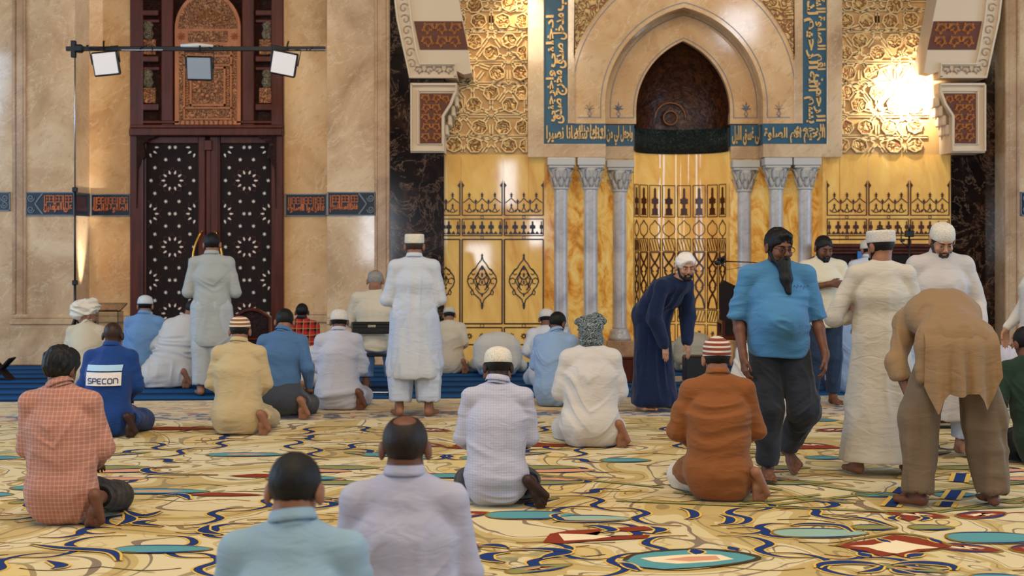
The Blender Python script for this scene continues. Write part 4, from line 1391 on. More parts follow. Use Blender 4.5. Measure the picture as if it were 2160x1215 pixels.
def mesh_obj(name, Vv, Q, mat, parent=None, vgroup=None):
    me = bpy.data.meshes.new(name)
    me.vertices.add(len(Vv)); me.vertices.foreach_set('co', Vv.astype(np.float32).ravel())
    me.loops.add(Q.size); me.loops.foreach_set('vertex_index', Q.astype(np.int32).ravel())
    me.polygons.add(len(Q))
    me.polygons.foreach_set('loop_start', np.arange(0, Q.size, 4, dtype=np.int32))
    me.polygons.foreach_set('use_smooth', np.ones(len(Q), bool))
    me.update(calc_edges=True)
    for mt in (mat if isinstance(mat, (list, tuple)) else [mat]): me.materials.append(mt)
    o = bpy.data.objects.new(name, me)
    return link(o, parent)

# ---- materials for people
@memo
def skin(c):
    m = NT('skin')
    n = m.noise(14, 4, .6)
    n2 = m.noise(90, 2, .5)
    col = m.ramp(n, [(.3, tuple(x * .80 for x in c)), (.7, tuple(min(1, x * 1.12) for x in c))])
    m.bump(n2, .12, .002)
    return m.out(col, .52, 0, .35, sss=.06)
@memo
def hairm(c):
    m = NT('hair')
    n = m.noise(60, 3, .7, m.vscale(m.P, (3, 3, .8)))
    m.bump(n, .55, .006)
    return m.out(m.ramp(n, [(.3, tuple(x * .5 for x in c)), (.75, tuple(min(1, x * 1.6) for x in c))]), .5, 0, .3)
@memo
def cloth(kind, c, c2=(0, 0, 0), sc=60.0):
    m = NT('cloth_' + kind)
    weave = m.noise(240, 2, .5)
    fold = m.noise(8, 2, .5, m.vscale(m.P, (1, 1, 2.2)), .8)
    tone = m.noise(2.2, 2)
    base = m.mix(m.math('MULTIPLY', tone, .25), c, tuple(x * .82 for x in c))
    x, y, z = m.xyz()
    if kind == 'check':
        def st(u, w): return m.math('LESS_THAN', m.math('FRACT', m.math('MULTIPLY', u, sc)), w)
        s = m.math('MULTIPLY', m.math('ADD', st(x, .28), st(z, .28)), .5)
        base = m.mix(s, base, c2)
    elif kind == 'plaid':
        def st(u, w, o=0.0): return m.math('LESS_THAN', m.math('FRACT', m.math('ADD', m.math('MULTIPLY', u, sc), o)), w)
        s = m.math('MULTIPLY', m.math('ADD', st(x, .42), st(z, .42)), .5)
        base = m.mix(s, base, rgb('1a0d10'))
        s2 = m.math('MAXIMUM', st(x, .08, .62), st(z, .08, .62))
        base = m.mix(m.math('MULTIPLY', s2, .6), base, c2)
    elif kind == 'stripe':
        s = m.math('LESS_THAN', m.math('FRACT', m.math('MULTIPLY', z, sc)), .42)
        base = m.mix(s, base, c2)
    elif kind == 'pin':
        s = m.math('LESS_THAN', m.math('FRACT', m.math('MULTIPLY', x, sc)), .25)
        base = m.mix(m.math('MULTIPLY', s, .5), base, c2)
    elif kind == 'keffiyeh':
        w = m.noise(9, 2, .5, m.vscale(m.vrot(m.P, (.3, .5, 0)), (1, 1, 3)), .6)
        s = m.math('GREATER_THAN', m.math('FRACT', m.math('MULTIPLY', w, 15.0)), .66)
        base = m.mix(s, base, c2)
    elif kind == 'knit':
        v = m.n('TexVoronoi', {'Vector': m.P, 'Scale': 110.0}).outputs[0]
        base = m.mix(m.math('MULTIPLY', v, .8), base, tuple(q * .55 for q in c))
        m.bump(v, .5, .004)
        return m.out(base, .9, 0, .15)
    h = m.math('ADD', m.math('MULTIPLY', weave, .10), fold)
    m.bump(h, .45, .02)
    return m.out(base, .85, 0, .2, sheen=.12)

# ---- joints
def rot_m(pitch=0, yaw=0, roll=0):
    return np.array(Matrix.Rotation(yaw, 3, 'Z') @ Matrix.Rotation(-pitch, 3, 'X') @ Matrix.Rotation(roll, 3, 'Y'))

def pose_kneel(lean=.06, side=0.0, hp=.25, hy=0.0, arm=.0, hands='thigh', up=0.0, foot=True, footx=.28):
    """sitting on the heels, facing +y"""
    J = {}
    J['P'] = V(0, 0, .21 + up)
    c, s = math.cos(lean), math.sin(lean)
    def sp(l, x=0.0, y=0.0): return V(x + side * l, y * c + l * s, .21 + up + l * c - y * s)
    J['W'] = sp(.18); J['C'] = sp(.36); J['U'] = sp(.50); J['N'] = sp(.585)
    J['H'] = sp(.585) + V(side * .06, .02 + .09 * math.sin(hp), .098 - .03 * hp)
    J['Hr'] = rot_m(hp, hy, side * .6)
    J['SL'], J['SR'] = sp(.488, -.172), sp(.488, .172)
    J['EL'], J['ER'] = V(-.232 - arm + side * .1, .04 + .3 * s, .43 + up), V(.232 + arm + side * .1, .04 + .3 * s, .43 + up)
    J['WL'], J['WR'] = V(-.11, .26, .30 + up), V(.11, .26, .30 + up)
    J['hdL'], J['hdR'] = V(.1, 1, -.25), V(-.1, 1, -.25)
    J['hnL'], J['hnR'] = V(0, 0, -1), V(0, 0, -1)
    J['hipL'], J['hipR'] = V(-.10, 0, .20 + up), V(.10, 0, .20 + up)
    J['KL'], J['KR'] = V(-.19, .40, .085), V(.20, .40, .085)
    J['AL'], J['AR'] = V(-.06, .05, .07), V(.222, -.10, .165)
    J['fdL'], J['fuL'] = V(.45, -.95, -.05), V(0, -.05, -1)      # left foot lies flat, sole up
    J['fdR'], J['fuR'] = V(footx, .15, -1), V(0, 1, .15)           # right foot upright on the toes
    if not foot:
        J['AR'] = V(.06, -.10, .06); J['fdR'], J['fuR'] = V(-.35, -.95, -.05), V(0, -.05, -1)
    return J

def pose_stand(hp=.1, hy=0.0, arms='fold', wide=.0):
    J = {}
    J['P'] = V(0, 0, .97); J['W'] = V(0, .01, 1.10); J['C'] = V(0, .0, 1.26); J['U'] = V(0, -.01, 1.41); J['N'] = V(0, -.01, 1.498)
    J['H'] = V(0, .015 + .06 * math.sin(hp), 1.602 - .02 * hp); J['Hr'] = rot_m(hp, hy)
    J['SL'], J['SR'] = V(-.175, -.01, 1.408), V(.175, -.01, 1.408)
    if arms == 'fold':
        J['EL'], J['ER'] = V(-.25, .0, 1.10), V(.25, .0, 1.10)
        J['WL'], J['WR'] = V(-.06, .22, 1.10), V(.06, .20, 1.14)
        J['hdL'], J['hdR'] = V(1, .15, .1), V(-1, .15, .1)
        J['hnL'], J['hnR'] = V(0, -1, 0), V(0, -1, 0)
    else:
        J['EL'], J['ER'] = V(-.27, -.01, 1.12), V(.27, -.01, 1.12)
        J['WL'], J['WR'] = V(-.29, .05, .87), V(.29, .05, .87)
        J['hdL'], J['hdR'] = V(.05, .15, -1), V(-.05, .15, -1)
        J['hnL'], J['hnR'] = V(.9, -.3, 0), V(-.9, -.3, 0)
    J['hipL'], J['hipR'] = V(-.095, 0, .92), V(.095, 0, .92)
    w = .10 + wide
    J['KL'], J['KR'] = V(-w, .01, .50), V(w, .01, .50)
    J['AL'], J['AR'] = V(-w - .01, -.03, .09), V(w + .01, -.03, .09)
    J['fdL'], J['fdR'] = V(-.3, 1, 0), V(.3, 1, 0); J['fuL'], J['fuR'] = V(0, 0, 1), V(0, 0, 1)
    return J

def nz(v): v = np.asarray(v, float); return v / np.linalg.norm(v)

def head_prims(F, J, face=True, k=.012):
    H, R = J['H'], J['Hr']
    hs = J.get('hs', 1.0)
    def T(x, y, z): return H + R @ (V(x, y, z) * hs)
    E = lambda c, r, kk=k, op='add', M=None: F.ell(T(*c), np.array(r) * hs, R if M is None else R @ M, kk, op)
    Cn = lambda a, b, ra, rb, kk=k, op='add': F.cone(T(*a), T(*b), ra * hs, rb * hs, kk, 1.0, op)
    E((0, -.012, .030), (.075, .094, .086))
    E((0, .030, -.028), (.060, .058, .082), .025)
    Cn((-.042, .0, -.062), (-.006, .062, -.098), .022, .020, .025); Cn((.042, .0, -.062), (.006, .062, -.098), .022, .020, .025)
    Cn((0, .07, -.098), (0, .074, -.096), .019, .019)
    # neck
    F.cone(T(0, -.022, -.055), J['N'] - V(0, 0, .02), .054 * hs, .060, .03)
    for s in (-1, 1):
        E((s * .083, -.010, -.006), (.013, .022, .035), .006, 'add', np.array(Matrix.Rotation(s * -.4, 3, 'Z')))
        E((s * .095, .006, -.004), (.006, .010, .020), .005, 'sub')
    if face:
        Cn((-.030, .083, .024), (.030, .083, .024), .010, .010, .016)
        for s in (-1, 1):
            E((s * .031, .098, .004), (.018, .014, .012), .012, 'sub')
            E((s * .031, .077, .003), (.013, .013, .0125), .004)
            E((s * .040, .066, -.030), (.022, .020, .018), .02)
            E((s * .012, .102, -.032), (.008, .009, .007), .006)
        Cn((0, .088, .010), (0, .108, -.026), .0075, .0125, .010)
        E((0, .090, -.055), (.024, .011, .0065), .007); E((0, .088, -.066), (.020, .011, .0065), .006)
        E((0, .101, -.0605), (.020, .004, .0016), .003, 'sub')

def hand_prims(F, W_, d, n, side, curl=.35, spread=1.0, sc=1.0):
    """side: +1 when the thumb lies towards cross(d, n)"""
    d = nz(d); n = nz(n - d * np.dot(n, d)); t = np.cross(d, n) * side
    def p(a, b, c=0.0): return W_ + (d * a + t * b + n * c) * sc
    F.cone(W_ - d * .02, p(.02, 0), .024 * sc, .023 * sc, .02)
    kn = ((.092, .030), (.096, .010), (.092, -.011), (.084, -.030))
    for (a, b) in kn: F.cone(p(.012, b * .45), p(a, b), .0145 * sc, .0115 * sc, .014)
    L = ((.042, .026), (.047, .030), (.044, .028), (.034, .022))
    for (a, b), (l1, l2) in zip(kn, L):
        c1 = curl; c2 = curl * 2.1
        q0 = p(a, b)
        fan = b * .12 * spread
        v1 = d * math.cos(c1) + n * math.sin(c1) + t * fan * 3
        q1 = q0 + nz(v1) * l1 * sc
        v2 = d * math.cos(c2) + n * math.sin(c2) + t * fan * 2
        q2 = q1 + nz(v2) * l2 * sc
        F.cone(q0, q1, .0105 * sc, .0092 * sc, .004); F.cone(q1, q2, .0092 * sc, .0075 * sc, .003)
    F.cone(p(.015, .016), p(.045, .042, .008), .0145 * sc, .0125 * sc, .012)
    F.cone(p(.045, .042, .008), p(.075, .050, .018), .0118 * sc, .0095 * sc, .004)
    F.cone(p(.075, .050, .018), p(.098, .050, .026), .0098 * sc, .0080 * sc, .003)

def foot_prims(F, A, d, u, side, bend=0.0):
    """side +1: big toe towards cross(d, u)"""
    d = nz(d); u = nz(u - d * np.dot(u, d)); t = np.cross(d, u) * side
    def p(a, b, c): return A + d * a + t * b * 1.25 + u * c
    F.cone(p(0, 0, .02), p(-.035, 0, -.042), .036, .032, .02)
    F.cone(p(0, 0, -.005), p(.075, .006, -.035), .038, .030, .02)
    F.cone(p(.07, .014, -.042), p(.125, .026, -.052), .030, .024, .018)
    F.cone(p(-.03, -.006, -.048), p(.118, -.032, -.054), .032, .021, .02)
    for i, (b, L, r) in enumerate(((.036, .050, .0145), (.014, .046, .0105), (-.003, .040, .010), (-.019, .034, .0095), (-.034, .028, .009))):
        q0 = p(.135 - .008 * i, b, -.056); q1 = q0 + (d * math.cos(bend) + u * math.sin(bend)) * L
        F.cone(q0, q1, r * 1.08, r, .008)

def limb(F, a, b, ra, rb, k=.02, bulge=0.0):
    a = np.asarray(a); b = np.asarray(b)
    if bulge:
        m = a * .68 + b * .32
        F.cone(a, m, ra, max(ra, rb) + bulge, k); F.cone(m, b, max(ra, rb) + bulge, rb, k)
    else: F.cone(a, b, ra, rb, k)

def bounds(J, pad=.2):
    P = np.array([v for k_, v in J.items() if isinstance(v, np.ndarray) and v.shape == (3,) and k_[:2] not in ('hd', 'hn', 'fd', 'fu')])
    return P.min(0) - pad, P.max(0) + pad

def build_body(J, h, mat, opts):
    lo, hi = bounds(J, .24)
    lo[2] = max(lo[2], -.02) if not opts.get('free') else lo[2]
    F = Field(lo, hi, h)
    g = opts.get('girth', 1.0)
    xf = 1.35
    F.cone(J['P'], J['W'], .115 * g, .10 * g, .04, xf); F.cone(J['W'], J['C'], .10 * g, .118 * g, .04, xf)
    F.cone(J['C'], J['U'], .118 * g, .08, .04, xf); F.cone(J['U'], J['N'], .075, .058, .04)
    F.cone(J['SL'], J['SR'], .043, .043, .04)
    for s in 'LR':
        limb(F, J['S' + s], J['E' + s], .047, .038, .03)
        limb(F, J['E' + s], J['W' + s], .039, .026, .015, .002)
        limb(F, J['hip' + s], J['K' + s], .088, .056, .04)
        limb(F, J['K' + s], J['A' + s], .056, .036, .02, .002)
        sg = 1 if s == 'L' else -1
        # thumb side: towards cross(d, n) for the left hand when the palm faces the normal
        hand_prims(F, J['W' + s], J['hd' + s], J['hn' + s], -sg * opts.get('thumb', 1), opts.get('curl', .3))
        foot_prims(F, J['A' + s], J['fd' + s], J['fu' + s], sg, opts.get('toe' + s, 0.0))
    head_prims(F, J, opts.get('face', False))
    Vv, Q = F.mesh()
    Vv = relax(Vv, Q, 1)
    if not opts.get('free'): Vv[:, 2] = np.maximum(Vv[:, 2], .006)
    return Vv, Q

def wrinkle(Vv, Q, amp, kind='shirt', seed=0.0, fz=None):
    N = vnormals(Vv, Q)
    P = Vv + V(seed, seed * .7, seed * .3)
    warp = np.stack([vnoise(P * 3.1 + 5), vnoise(P * 3.1 + 11), vnoise(P * 3.1 + 17)], 1) - .5
    mask = np.clip(vnoise(P * 4.2 + 23) * 2.6 - .8, 0, 1)
    if kind == 'shirt':      # slanting pull folds
        q = P + warp * .20
        sl = q[:, 2] * 13 - np.abs(q[:, 0] - seed) * 10
        a = ridge(np.stack([q[:, 0] * 3.2, q[:, 1] * 3.5, sl], 1))
        b = ridge(np.stack([q[:, 0] * 13, q[:, 1] * 8, q[:, 2] * 3.2], 1) + 3)
        d = a * mask * .75 + b * (1 - mask) * .55 + .12 * mask
    elif kind == 'drape':    # hanging folds
        q = P + warp * .07
        a = ridge(np.stack([q[:, 0] * 12, q[:, 1] * 12, q[:, 2] * 1.1], 1))
        b = ridge(np.stack([q[:, 0] * 5, q[:, 1] * 5, q[:, 2] * 8], 1))
        d = a * .75 + b * mask * .35
    elif kind == 'cross':    # gathered sideways folds
        q = P + warp * .22
        a = ridge(np.stack([q[:, 0] * 3.0, q[:, 1] * 4, q[:, 2] * 17], 1))
        b = ridge(np.stack([q[:, 0] * 11, q[:, 1] * 9, q[:, 2] * 4], 1))
        d = a * mask * .85 + b * (1 - mask) * .4 + .1 * mask
    else:                    # soft bundle (turban)
        q = P + warp * .12
        d = ridge(np.stack([q[:, 0] * 8 + q[:, 2] * 14, q[:, 1] * 8, q[:, 2] * 22], 1))
    w = 1.0 if fz is None else fz(Vv)
    return Vv + N * ((d - .28) * amp * 1.35 * w)[:, None]

def torso_cloth(F, J, e, g=1.0, belly=0.0, k=.05):
    xf = 1.36
    F.cone(J['P'], J['W'], .118 * g + e, .108 * g + e, k, xf); F.cone(J['W'], J['C'], .108 * g + e, .120 * g + e, k, xf)
    F.cone(J['C'], J['U'], .120 * g + e, .082 + e, k, xf)
    F.cone(J['U'], J['N'] - V(0, 0, .050), .076 + e, .052 + e, .05)
    F.cone(J['SL'], J['SR'], .042 + e, .042 + e, .04)
    for q in 'LR': F.cone(J['N'] - V(0, 0, .045), J['S' + q], .040 + e, .040 + e, .035)
    if belly: F.ell(J['W'] + V(0, .07, .0), (.155 + e, .10 + belly, .16), None, .06)

def build_shirt(J, h, o):
    """o: ease, sleeve ('long'|'short'), hem (list of extra cones), cut planes"""
    e = o.get('ease', .016); g = o.get('girth', 1.0)
    lo, hi = bounds(J, o.get('pad', .26))
    F = Field(lo, hi, h)
    torso_cloth(F, J, e, g, o.get('belly', 0))
    for s in 'LR':
        F.cone(J['S' + s], J['E' + s], .046 + e, .039 + e * 1.25, .022)
        if o.get('sleeve', 'long') == 'long':
            w_ = J['W' + s]; E_ = J['E' + s]
            F.cone(E_, E_ + (w_ - E_) * .97, .039 + e * 1.25, o.get('cuff', .035), .012)
    for c in o.get('skirt', ()):
        a, b, ra, rb, kk, xf = c
        F.cone(a, b, ra, rb, kk, xf)
    for c in o.get('ells', ()): F.ell(c[0], c[1], c[3] if len(c) > 3 else None, c[2])
    if o.get('sleeve') == 'short':
        for s in 'LR':
            d = nz(J['E' + s] - J['S' + s])
            p = J['E' + s] - d * o.get('short', .03)
            # cut the sleeve end only near the arm
            F.cone(p + d * .075, p + d * .25, .078, .09, .0, 1.0, 'sub')
    for p, n in o.get('cuts', ()): F.plane(p, n)
    for c in o.get('tails', ()): F.cone(*c)
    # neck opening
    F.cone(J['N'] + V(0, .005, .035), J['N'] + V(0, .012, .16), .058, .075, .01, 1.0, 'sub')
    if o.get('vneck'): F.cone(J['N'] + V(0, .10, .02), J['N'] + V(0, .13, -.05), .03, .015, .01, 1.0, 'sub')
    Vv, Q = F.mesh()
    Vv = relax(Vv, Q, 1)
    return wrinkle(Vv, Q, o.get("amp", .014), o.get("wk", "shirt"), o.get("seed", 1.0), o.get("fz") or (lambda P_: np.clip((J["SL"][2] - .035 - P_[:, 2]) / .10, 0, 1) * .75 + .25)), Q

def build_trousers(J, h, o):
    e = o.get('ease', .018)
    lo, hi = bounds(J, .24)
    F = Field(lo, hi, h)
    e0 = min(e, o.get('pe', .012))
    F.cone(J['P'] - V(.02, 0, 0), J['P'] + V(.02, 0, 0), .112 * o.get('girth', 1) + e0, .112 * o.get('girth', 1) + e0, .04, 1.25)
    F.cone(J['P'], J['P'] + (J['W'] - J['P']) * .6, .112 * o.get('girth', 1) + e0 * .6, .104 * o.get('girth', 1) + e0 * .4, .04, 1.34)
    for s in 'LR':
        F.cone(J['hip' + s], J['K' + s], .084 + (e0 if o.get('slimtop') else e), .062 + e * 1.5, .045)
        A = J['A' + s]; K = J['K' + s]
        end = K + (A - K) * o.get('len', .88)
        F.cone(K, end, .062 + e * 1.5, o.get('cuff', .058), .03)
        if o.get('flatcuff', True): 
            d = nz(A - K); F.cone(end + d * .10, end + d * .22, .12, .14, .0, 1.0, 'sub')
    for c in o.get('extra', ()): F.cone(*c)
    for p, n in o.get('cuts', ()): F.plane(p, n)
    Vv, Q = F.mesh()
    Vv = relax(Vv, Q, 1)
    Vv = wrinkle(Vv, Q, o.get('amp', .012), o.get('wk', 'shirt'), o.get('seed', 2.0))
    Vv[:, 2] = np.maximum(Vv[:, 2], .006)
    return Vv, Q

def build_hair(J, h, style, seed=0.0):
    H, R = J['H'], J['Hr']; hs = J.get('hs', 1.0)
    T = lambda x, y, z: H + R @ (V(x, y, z) * hs)
    n3 = lambda v: R @ V(*v)
    F = Field(H - .17, H + .17, min(h, .005))
    th = {'short': .006, 'full': .012, 'thick': .020}.get(style, .006)
    F.ell(T(0, -.014, .032), np.array((.075 + th, .094 + th, .086 + th)) * hs, R, .0)
    if style in ('full', 'thick'): F.ell(T(0, .05, .085), np.array((.055, .045, .03)) * hs, R, .02)
    # hairline: forehead, temples, nape
    F.cone(T(0, .158, -.06), T(0, .136, .056), .092 * hs, .058 * hs, .006, 1.30, 'sub')
    F.plane(T(0, -.02, -.052), n3((0, -.05, -1)))
    F.plane(T(0, .030, -.02), n3((0, .62, -.80)))
    F.cone(T(-.10, .100, -.025), T(.10, .100, -.025), .066 * hs, .066 * hs, .01, 1.0, 'sub')
    if style == 'ring': F.ell(T(0, -.018, .110), np.array((.062, .080, .075)) * hs, R, .012, 'sub')
    if style == 'crown': F.ell(T(0, -.045, .112), np.array((.046, .058, .036)) * hs, R, .012, 'sub')
    Vv, Q = F.mesh()
    if len(Vv) == 0: return None
    N = vnormals(Vv, Q)
    amp = {'short': .003, 'full': .008, 'thick': .014}.get(style, .002)
    Vv = relax(Vv, Q, 1)
    L = (Vv - H) @ R
    Vv = Vv + N * ((vnoise(L * V(70, 70, 24) + seed) - .4) * amp)[:, None]
    return Vv, Q

def build_beard(J, h, style):
    H, R = J['H'], J['Hr']; hs = J.get('hs', 1.0)
    T = lambda x, y, z: H + R @ (V(x, y, z) * hs)
    F = Field(H - .20 - V(0, 0, .12), H + .20, min(h, .005))
    for s in (-1, 1):
        F.cone(T(s * .066, .005, -.030), T(s * .050, .030, -.075), .015, .018, .01)
        F.cone(T(s * .050, .030, -.075), T(s * .012, .078, -.102), .018, .019, .01)
        F.cone(T(s * .002, .101, -.047), T(s * .030, .085, -.060), .0065, .006, .006)
        F.cone(T(s * .030, .085, -.060), T(s * .026, .078, -.085), .007, .012, .008)
    F.cone(T(-.012, .080, -.092), T(.012, .080, -.092), .018, .018, .012)
    if style == 'long':
        p0 = T(0, .080, -.095); 
        dn = V(0, .22, -1) if J.get('beard_d') is None else J['beard_d']
        dn = nz(dn)
        F.cone(p0, p0 + dn * .10, .046, .040, .02); F.cone(p0 + dn * .10, p0 + dn * .20, .040, .018, .02)
    F.ell(T(0, .112, -.0605), (.018, .012, .006), R, .003, 'sub')
    Vv, Q = F.mesh()
    N = vnormals(Vv, Q)
    Vv = Vv + N * ((vnoise(Vv * V(80, 80, 26)) - .45) * (.008 if style == 'long' else .003))[:, None]
    return Vv, Q

def cap_mesh(J, mat, parent, style='kufi', name='cap'):
    H, R = J['H'], J['Hr']; hs = J.get('hs', 1.0)
    m = MB(); m.smooth = True
    M = Matrix(R.tolist())
    tilt = Matrix.Rotation(.16, 3, 'X')
    prof = {'kufi': [(.0865, .028), (.088, .031), (.089, .045), (.087, .062), (.082, .085), (.070, .105), (.045, .121), (.02, .127), (.002, .128)],
            'round': [(.0865, .016), (.0885, .019), (.090, .035), (.088, .062), (.081, .088), (.066, .108), (.043, .121), (.02, .126), (.002, .127)],
            'pill': [(.086, .030), (.0885, .033), (.0895, .040), (.0885, .090), (.087, .104), (.080, .110), (.055, .113), (.002, .111)],
            'tall': [(.0865, .022), (.088, .026), (.0885, .04), (.087, .075), (.083, .095), (.070, .115), (.040, .136), (.012, .146), (.002, .147)]}[style]
    n = 32
    rings = []
    for r, z in prof:
        ring = []
        for i in range(n):
            a = 2 * PI * i / n
            p = tilt @ Vector((r * math.cos(a) * .985, r * math.sin(a) * 1.19 - .0, z))
            p = Vector((p.x, p.y - .012, p.z)) * hs
            q = M @ p
            ring.append((H[0] + q[0], H[1] + q[1], H[2] + q[2]))
        rings.append(ring)
    m.rings(rings, False, True)
    return m.build(name, mat, parent)

def collar_mesh(J, mat, parent, hgt=.038, r=.068, fold=True, tilt=None):
    m = MB(); m.smooth = True
    ax = nz(J['H'] + J['Hr'] @ V(0, -.02, -.06) - J['N'])
    q = Vector(ax.tolist()).to_track_quat('Z', 'Y').to_matrix()
    c = J['N'] + ax * (.0) + V(0, -.002, 0)
    prof = [(r + .004, -.016), (r, .0), (r - .003, hgt), (r - .001, hgt + .003), (r + .004, hgt)]
    prof += [(r + .011, hgt * .45), (r + .014, .004), (r + .010, .002)] if fold else [(r + .007, 0), (r + .010, -.014)]
    m.lathe([(a, z) for a, z in prof], tuple(c), 32, 1.0, 1.05, False, q)
    return m.build('collar', mat, parent)

def turban_mesh(J, mat, parent, style, seed=1.0, name='turban'):
    H, R = J['H'], J['Hr']; hs = J.get('hs', 1.0)
    T = lambda x, y, z: H + R @ (V(x, y, z) * hs)
    F = Field(H - .34, H + .28, .006)
    if style == 'puffy':
        F.ell(T(-.01, -.045, .095), (.130, .150, .095), R, .03); F.ell(T(-.05, -.10, .05), (.10, .10, .09), R, .04); F.ell(T(.02, .02, .145), (.09, .10, .07), R, .03)
    elif style == 'wrap':
        F.ell(T(0, -.010, .055), (.092, .112, .078), R, .02); F.cone(T(-.04, -.09, .02), T(-.05, -.13, -.10), .045, .03, .03); F.cone(T(.04, -.09, .02), T(.03, -.12, -.08), .035, .02, .03)
    elif style == 'cowl':
        F.ell(T(0, -.012, .055), (.100, .115, .085), R, .02); F.cone(T(-.03, -.03, .10), T(.05, -.03, .115), .05, .05, .03)
        F.ell(T(0, -.03, -.03), (.092, .095, .11), R, .03); F.ell(T(-.08, -.02, .09), (.04, .06, .03), R, .02); F.ell(T(.08, -.02, .095), (.045, .05, .025), R, .02)
    F.cone(T(0, .165, -.085), T(0, .140, .01), .080, .062, .008, 1.2, 'sub')
    if style != 'cowl': F.plane(T(0, .02, .010), R @ V(0, .70, -.75)) if style == 'puffy' else F.plane(T(0, .06, .030), R @ V(0, .85, -.50))
    Vv, Q = F.mesh()
    Vv = relax(Vv, Q, 1)
    Vv = wrinkle(Vv, Q, .022 if style == 'puffy' else .012, 'bundle', seed)
    return mesh_obj(name, Vv, Q, mat, parent)

def face_bits(J, root, glasses=False, browc=(.01, .008, .006)):
    H, R = J['H'], J['Hr']; hs = J.get('hs', 1.0)
    T = lambda x, y, z: tuple(H + R @ (V(x, y, z) * hs))
    M = Matrix(R.tolist())
    for s in (-1, 1):
        m = MB(); m.smooth = True
        c = T(s * .031, .0805, .003)
        m.lathe([(.0001, -.0105), (.006, -.009), (.0102, -.003), (.0105, .002), (.008, .0075), (.0001, .0105)], c, 12, 1, .8)
        e = m.build('eye', plain('eye_white', rgb('b8aca0'), .25), root)
        m = MB(); m.smooth = True
        c2 = T(s * .031, .0895, .001)
        m.lathe([(.0001, -.0055), (.004, -.004), (.0055, 0), (.004, .004), (.0001, .0055)], c2, 10, 1, .5)
        m.build('iris', plain('dark_iris', rgb('140c08'), .15), e)
        m = MB(); m.smooth = True
        m.tube([T(s * .012, .096, .020), T(s * .024, .0965, .0255), T(s * .038, .091, .0255), T(s * .050, .078, .018)], [.003, .0042, .0036, .0015], 8)
        m.build('eyebrow', hairm(browc), root)
    if glasses:
        g = MB()
        for s in (-1, 1):
            pts = [T(s * .033 + .024 * math.cos(a), .106 - .004 * abs(math.cos(a)), .000 + .016 * math.sin(a)) for a in [k_ * 2 * PI / 16 for k_ in range(17)]]
            g.tube(pts, .0016, 6, False)
            g.tube([T(s * .057, .103, .006), T(s * .080, .05, .006), T(s * .082, -.005, .006)], .0016, 6)
        g.tube([T(-.010, .107, .004), T(0, .110, .006), T(.010, .107, .004)], .0016, 6)
        g.build('glasses', plain('dark_metal', rgb('1a1a1e'), .3, .7), root)

SK = {'light': rgb('a87c62'), 'tan': rgb('8c6048'), 'brown': rgb('6a4534'), 'dark': rgb('4a2c20'), 'deep': rgb('35201a')}
BLACK = rgb('0b0a0c')
NPEOPLE = 0
def person(px, foot, label, J, skn='brown', rz=0.0, s=1.0, off=0.0, shirt=None, trousers=None, hair='short', hairc=BLACK, cap=None, turban=None, beard=None, beardc=BLACK,
           collar=None, face=False, glasses=False, group=None, body=None, h=None, X=None, Y=None):
    """px: column of the middle of the figure, foot: photo row where it meets the floor"""
    global NPEOPLE
    NPEOPLE += 1
    if Y is None: Y = CAMH * FPX / (foot - HOR) + off
    if X is None: X = (px - 1080) * Y / FPX
    ppm = FPX / Y
    J.setdefault('hs', 1.06)
    if h is None: h = min(.0085, max(.0048, 1.9 / ppm))
    o_ = dict(body or {}); o_['face'] = face
    Vv, Q = build_body(J, min(h, .0070), None, o_)
    root = mesh_obj('person', Vv, Q, skin(SK[skn]))
    root.location = (X, Y, .002); root.rotation_euler = (0, 0, rz); root.scale = (s, s, s)
    tag(root, label, 'person', group)
    if trousers:
        Vv, Q = build_trousers(J, h * 1.1, trousers)
        mesh_obj(trousers.get('name', 'trousers'), Vv, Q, trousers['mat'], root)
    sh = None
    if shirt:
        Vv, Q = build_shirt(J, h * 1.05, shirt)
        Vv[:, 2] = np.maximum(Vv[:, 2], .008) if not (body or {}).get('free') else Vv[:, 2]
        sh = mesh_obj(shirt.get('name', 'shirt'), Vv, Q, shirt['mat'], root)
        if collar:
            collar_mesh(J, shirt['mat'] if collar is True else collar, sh, fold=shirt.get('fold', True))
    if hair:
        r = build_hair(J, h, hair, px)
        if r: mesh_obj('hair', r[0], r[1], hairm(hairc), root)
    if beard:
        r = build_beard(J, h, beard)
        mesh_obj('beard' if beard != 'moustache' else 'moustache', r[0], r[1], hairm(beardc), root)
    if cap: cap_mesh(J, cap[1], root, cap[0])
    if turban: turban_mesh(J, turban[1], root, turban[0])
    if face: face_bits(J, root, glasses)
    return root, sh, J
# ================================================================== the people
WHITE = rgb('dcd8d2'); LILAC = rgb('b9bcd0'); 
def cm(c, kind='plain', c2='ffffff', sc=60.0): return cloth(kind, rgb(c), rgb(c2), sc)
KNIT_W = cm('e2ddd4', 'knit'); CAPW = cm('e6e0d6')
def kskirt(w=.145, y=-.055, z=.165, up=0.0, front=True, xf=1.12):
    sk = [(V(0, y + .01, z + .02), V(0, -.015, .50), w * .90, .120, .09, 1.28), (V(-.05, y, z + up), V(.05, y, z + up), w, w, .06, xf), (V(-.07, y + .0, .10), V(.07, y + .0, .10), w * .78, w * .78, .05, 1.1)]
    if front: sk += [(V(-.10, .0, .20), V(-.17, .30, .12), .11, .10, .05, 1.0), (V(.10, .0, .20), V(.17, .30, .12), .11, .10, .05, 1.0)]
    return sk
def kshirt(mat, **k):
    d = dict(mat=mat, skirt=kskirt(), amp=.016, ease=.020, name='kurta')
    d.update(k); return d
def ktrou(mat, **k):
    d = dict(mat=mat, ease=.018, len=.84, amp=.012, cuff=.062, slimtop=True)
    d.update(k); return d

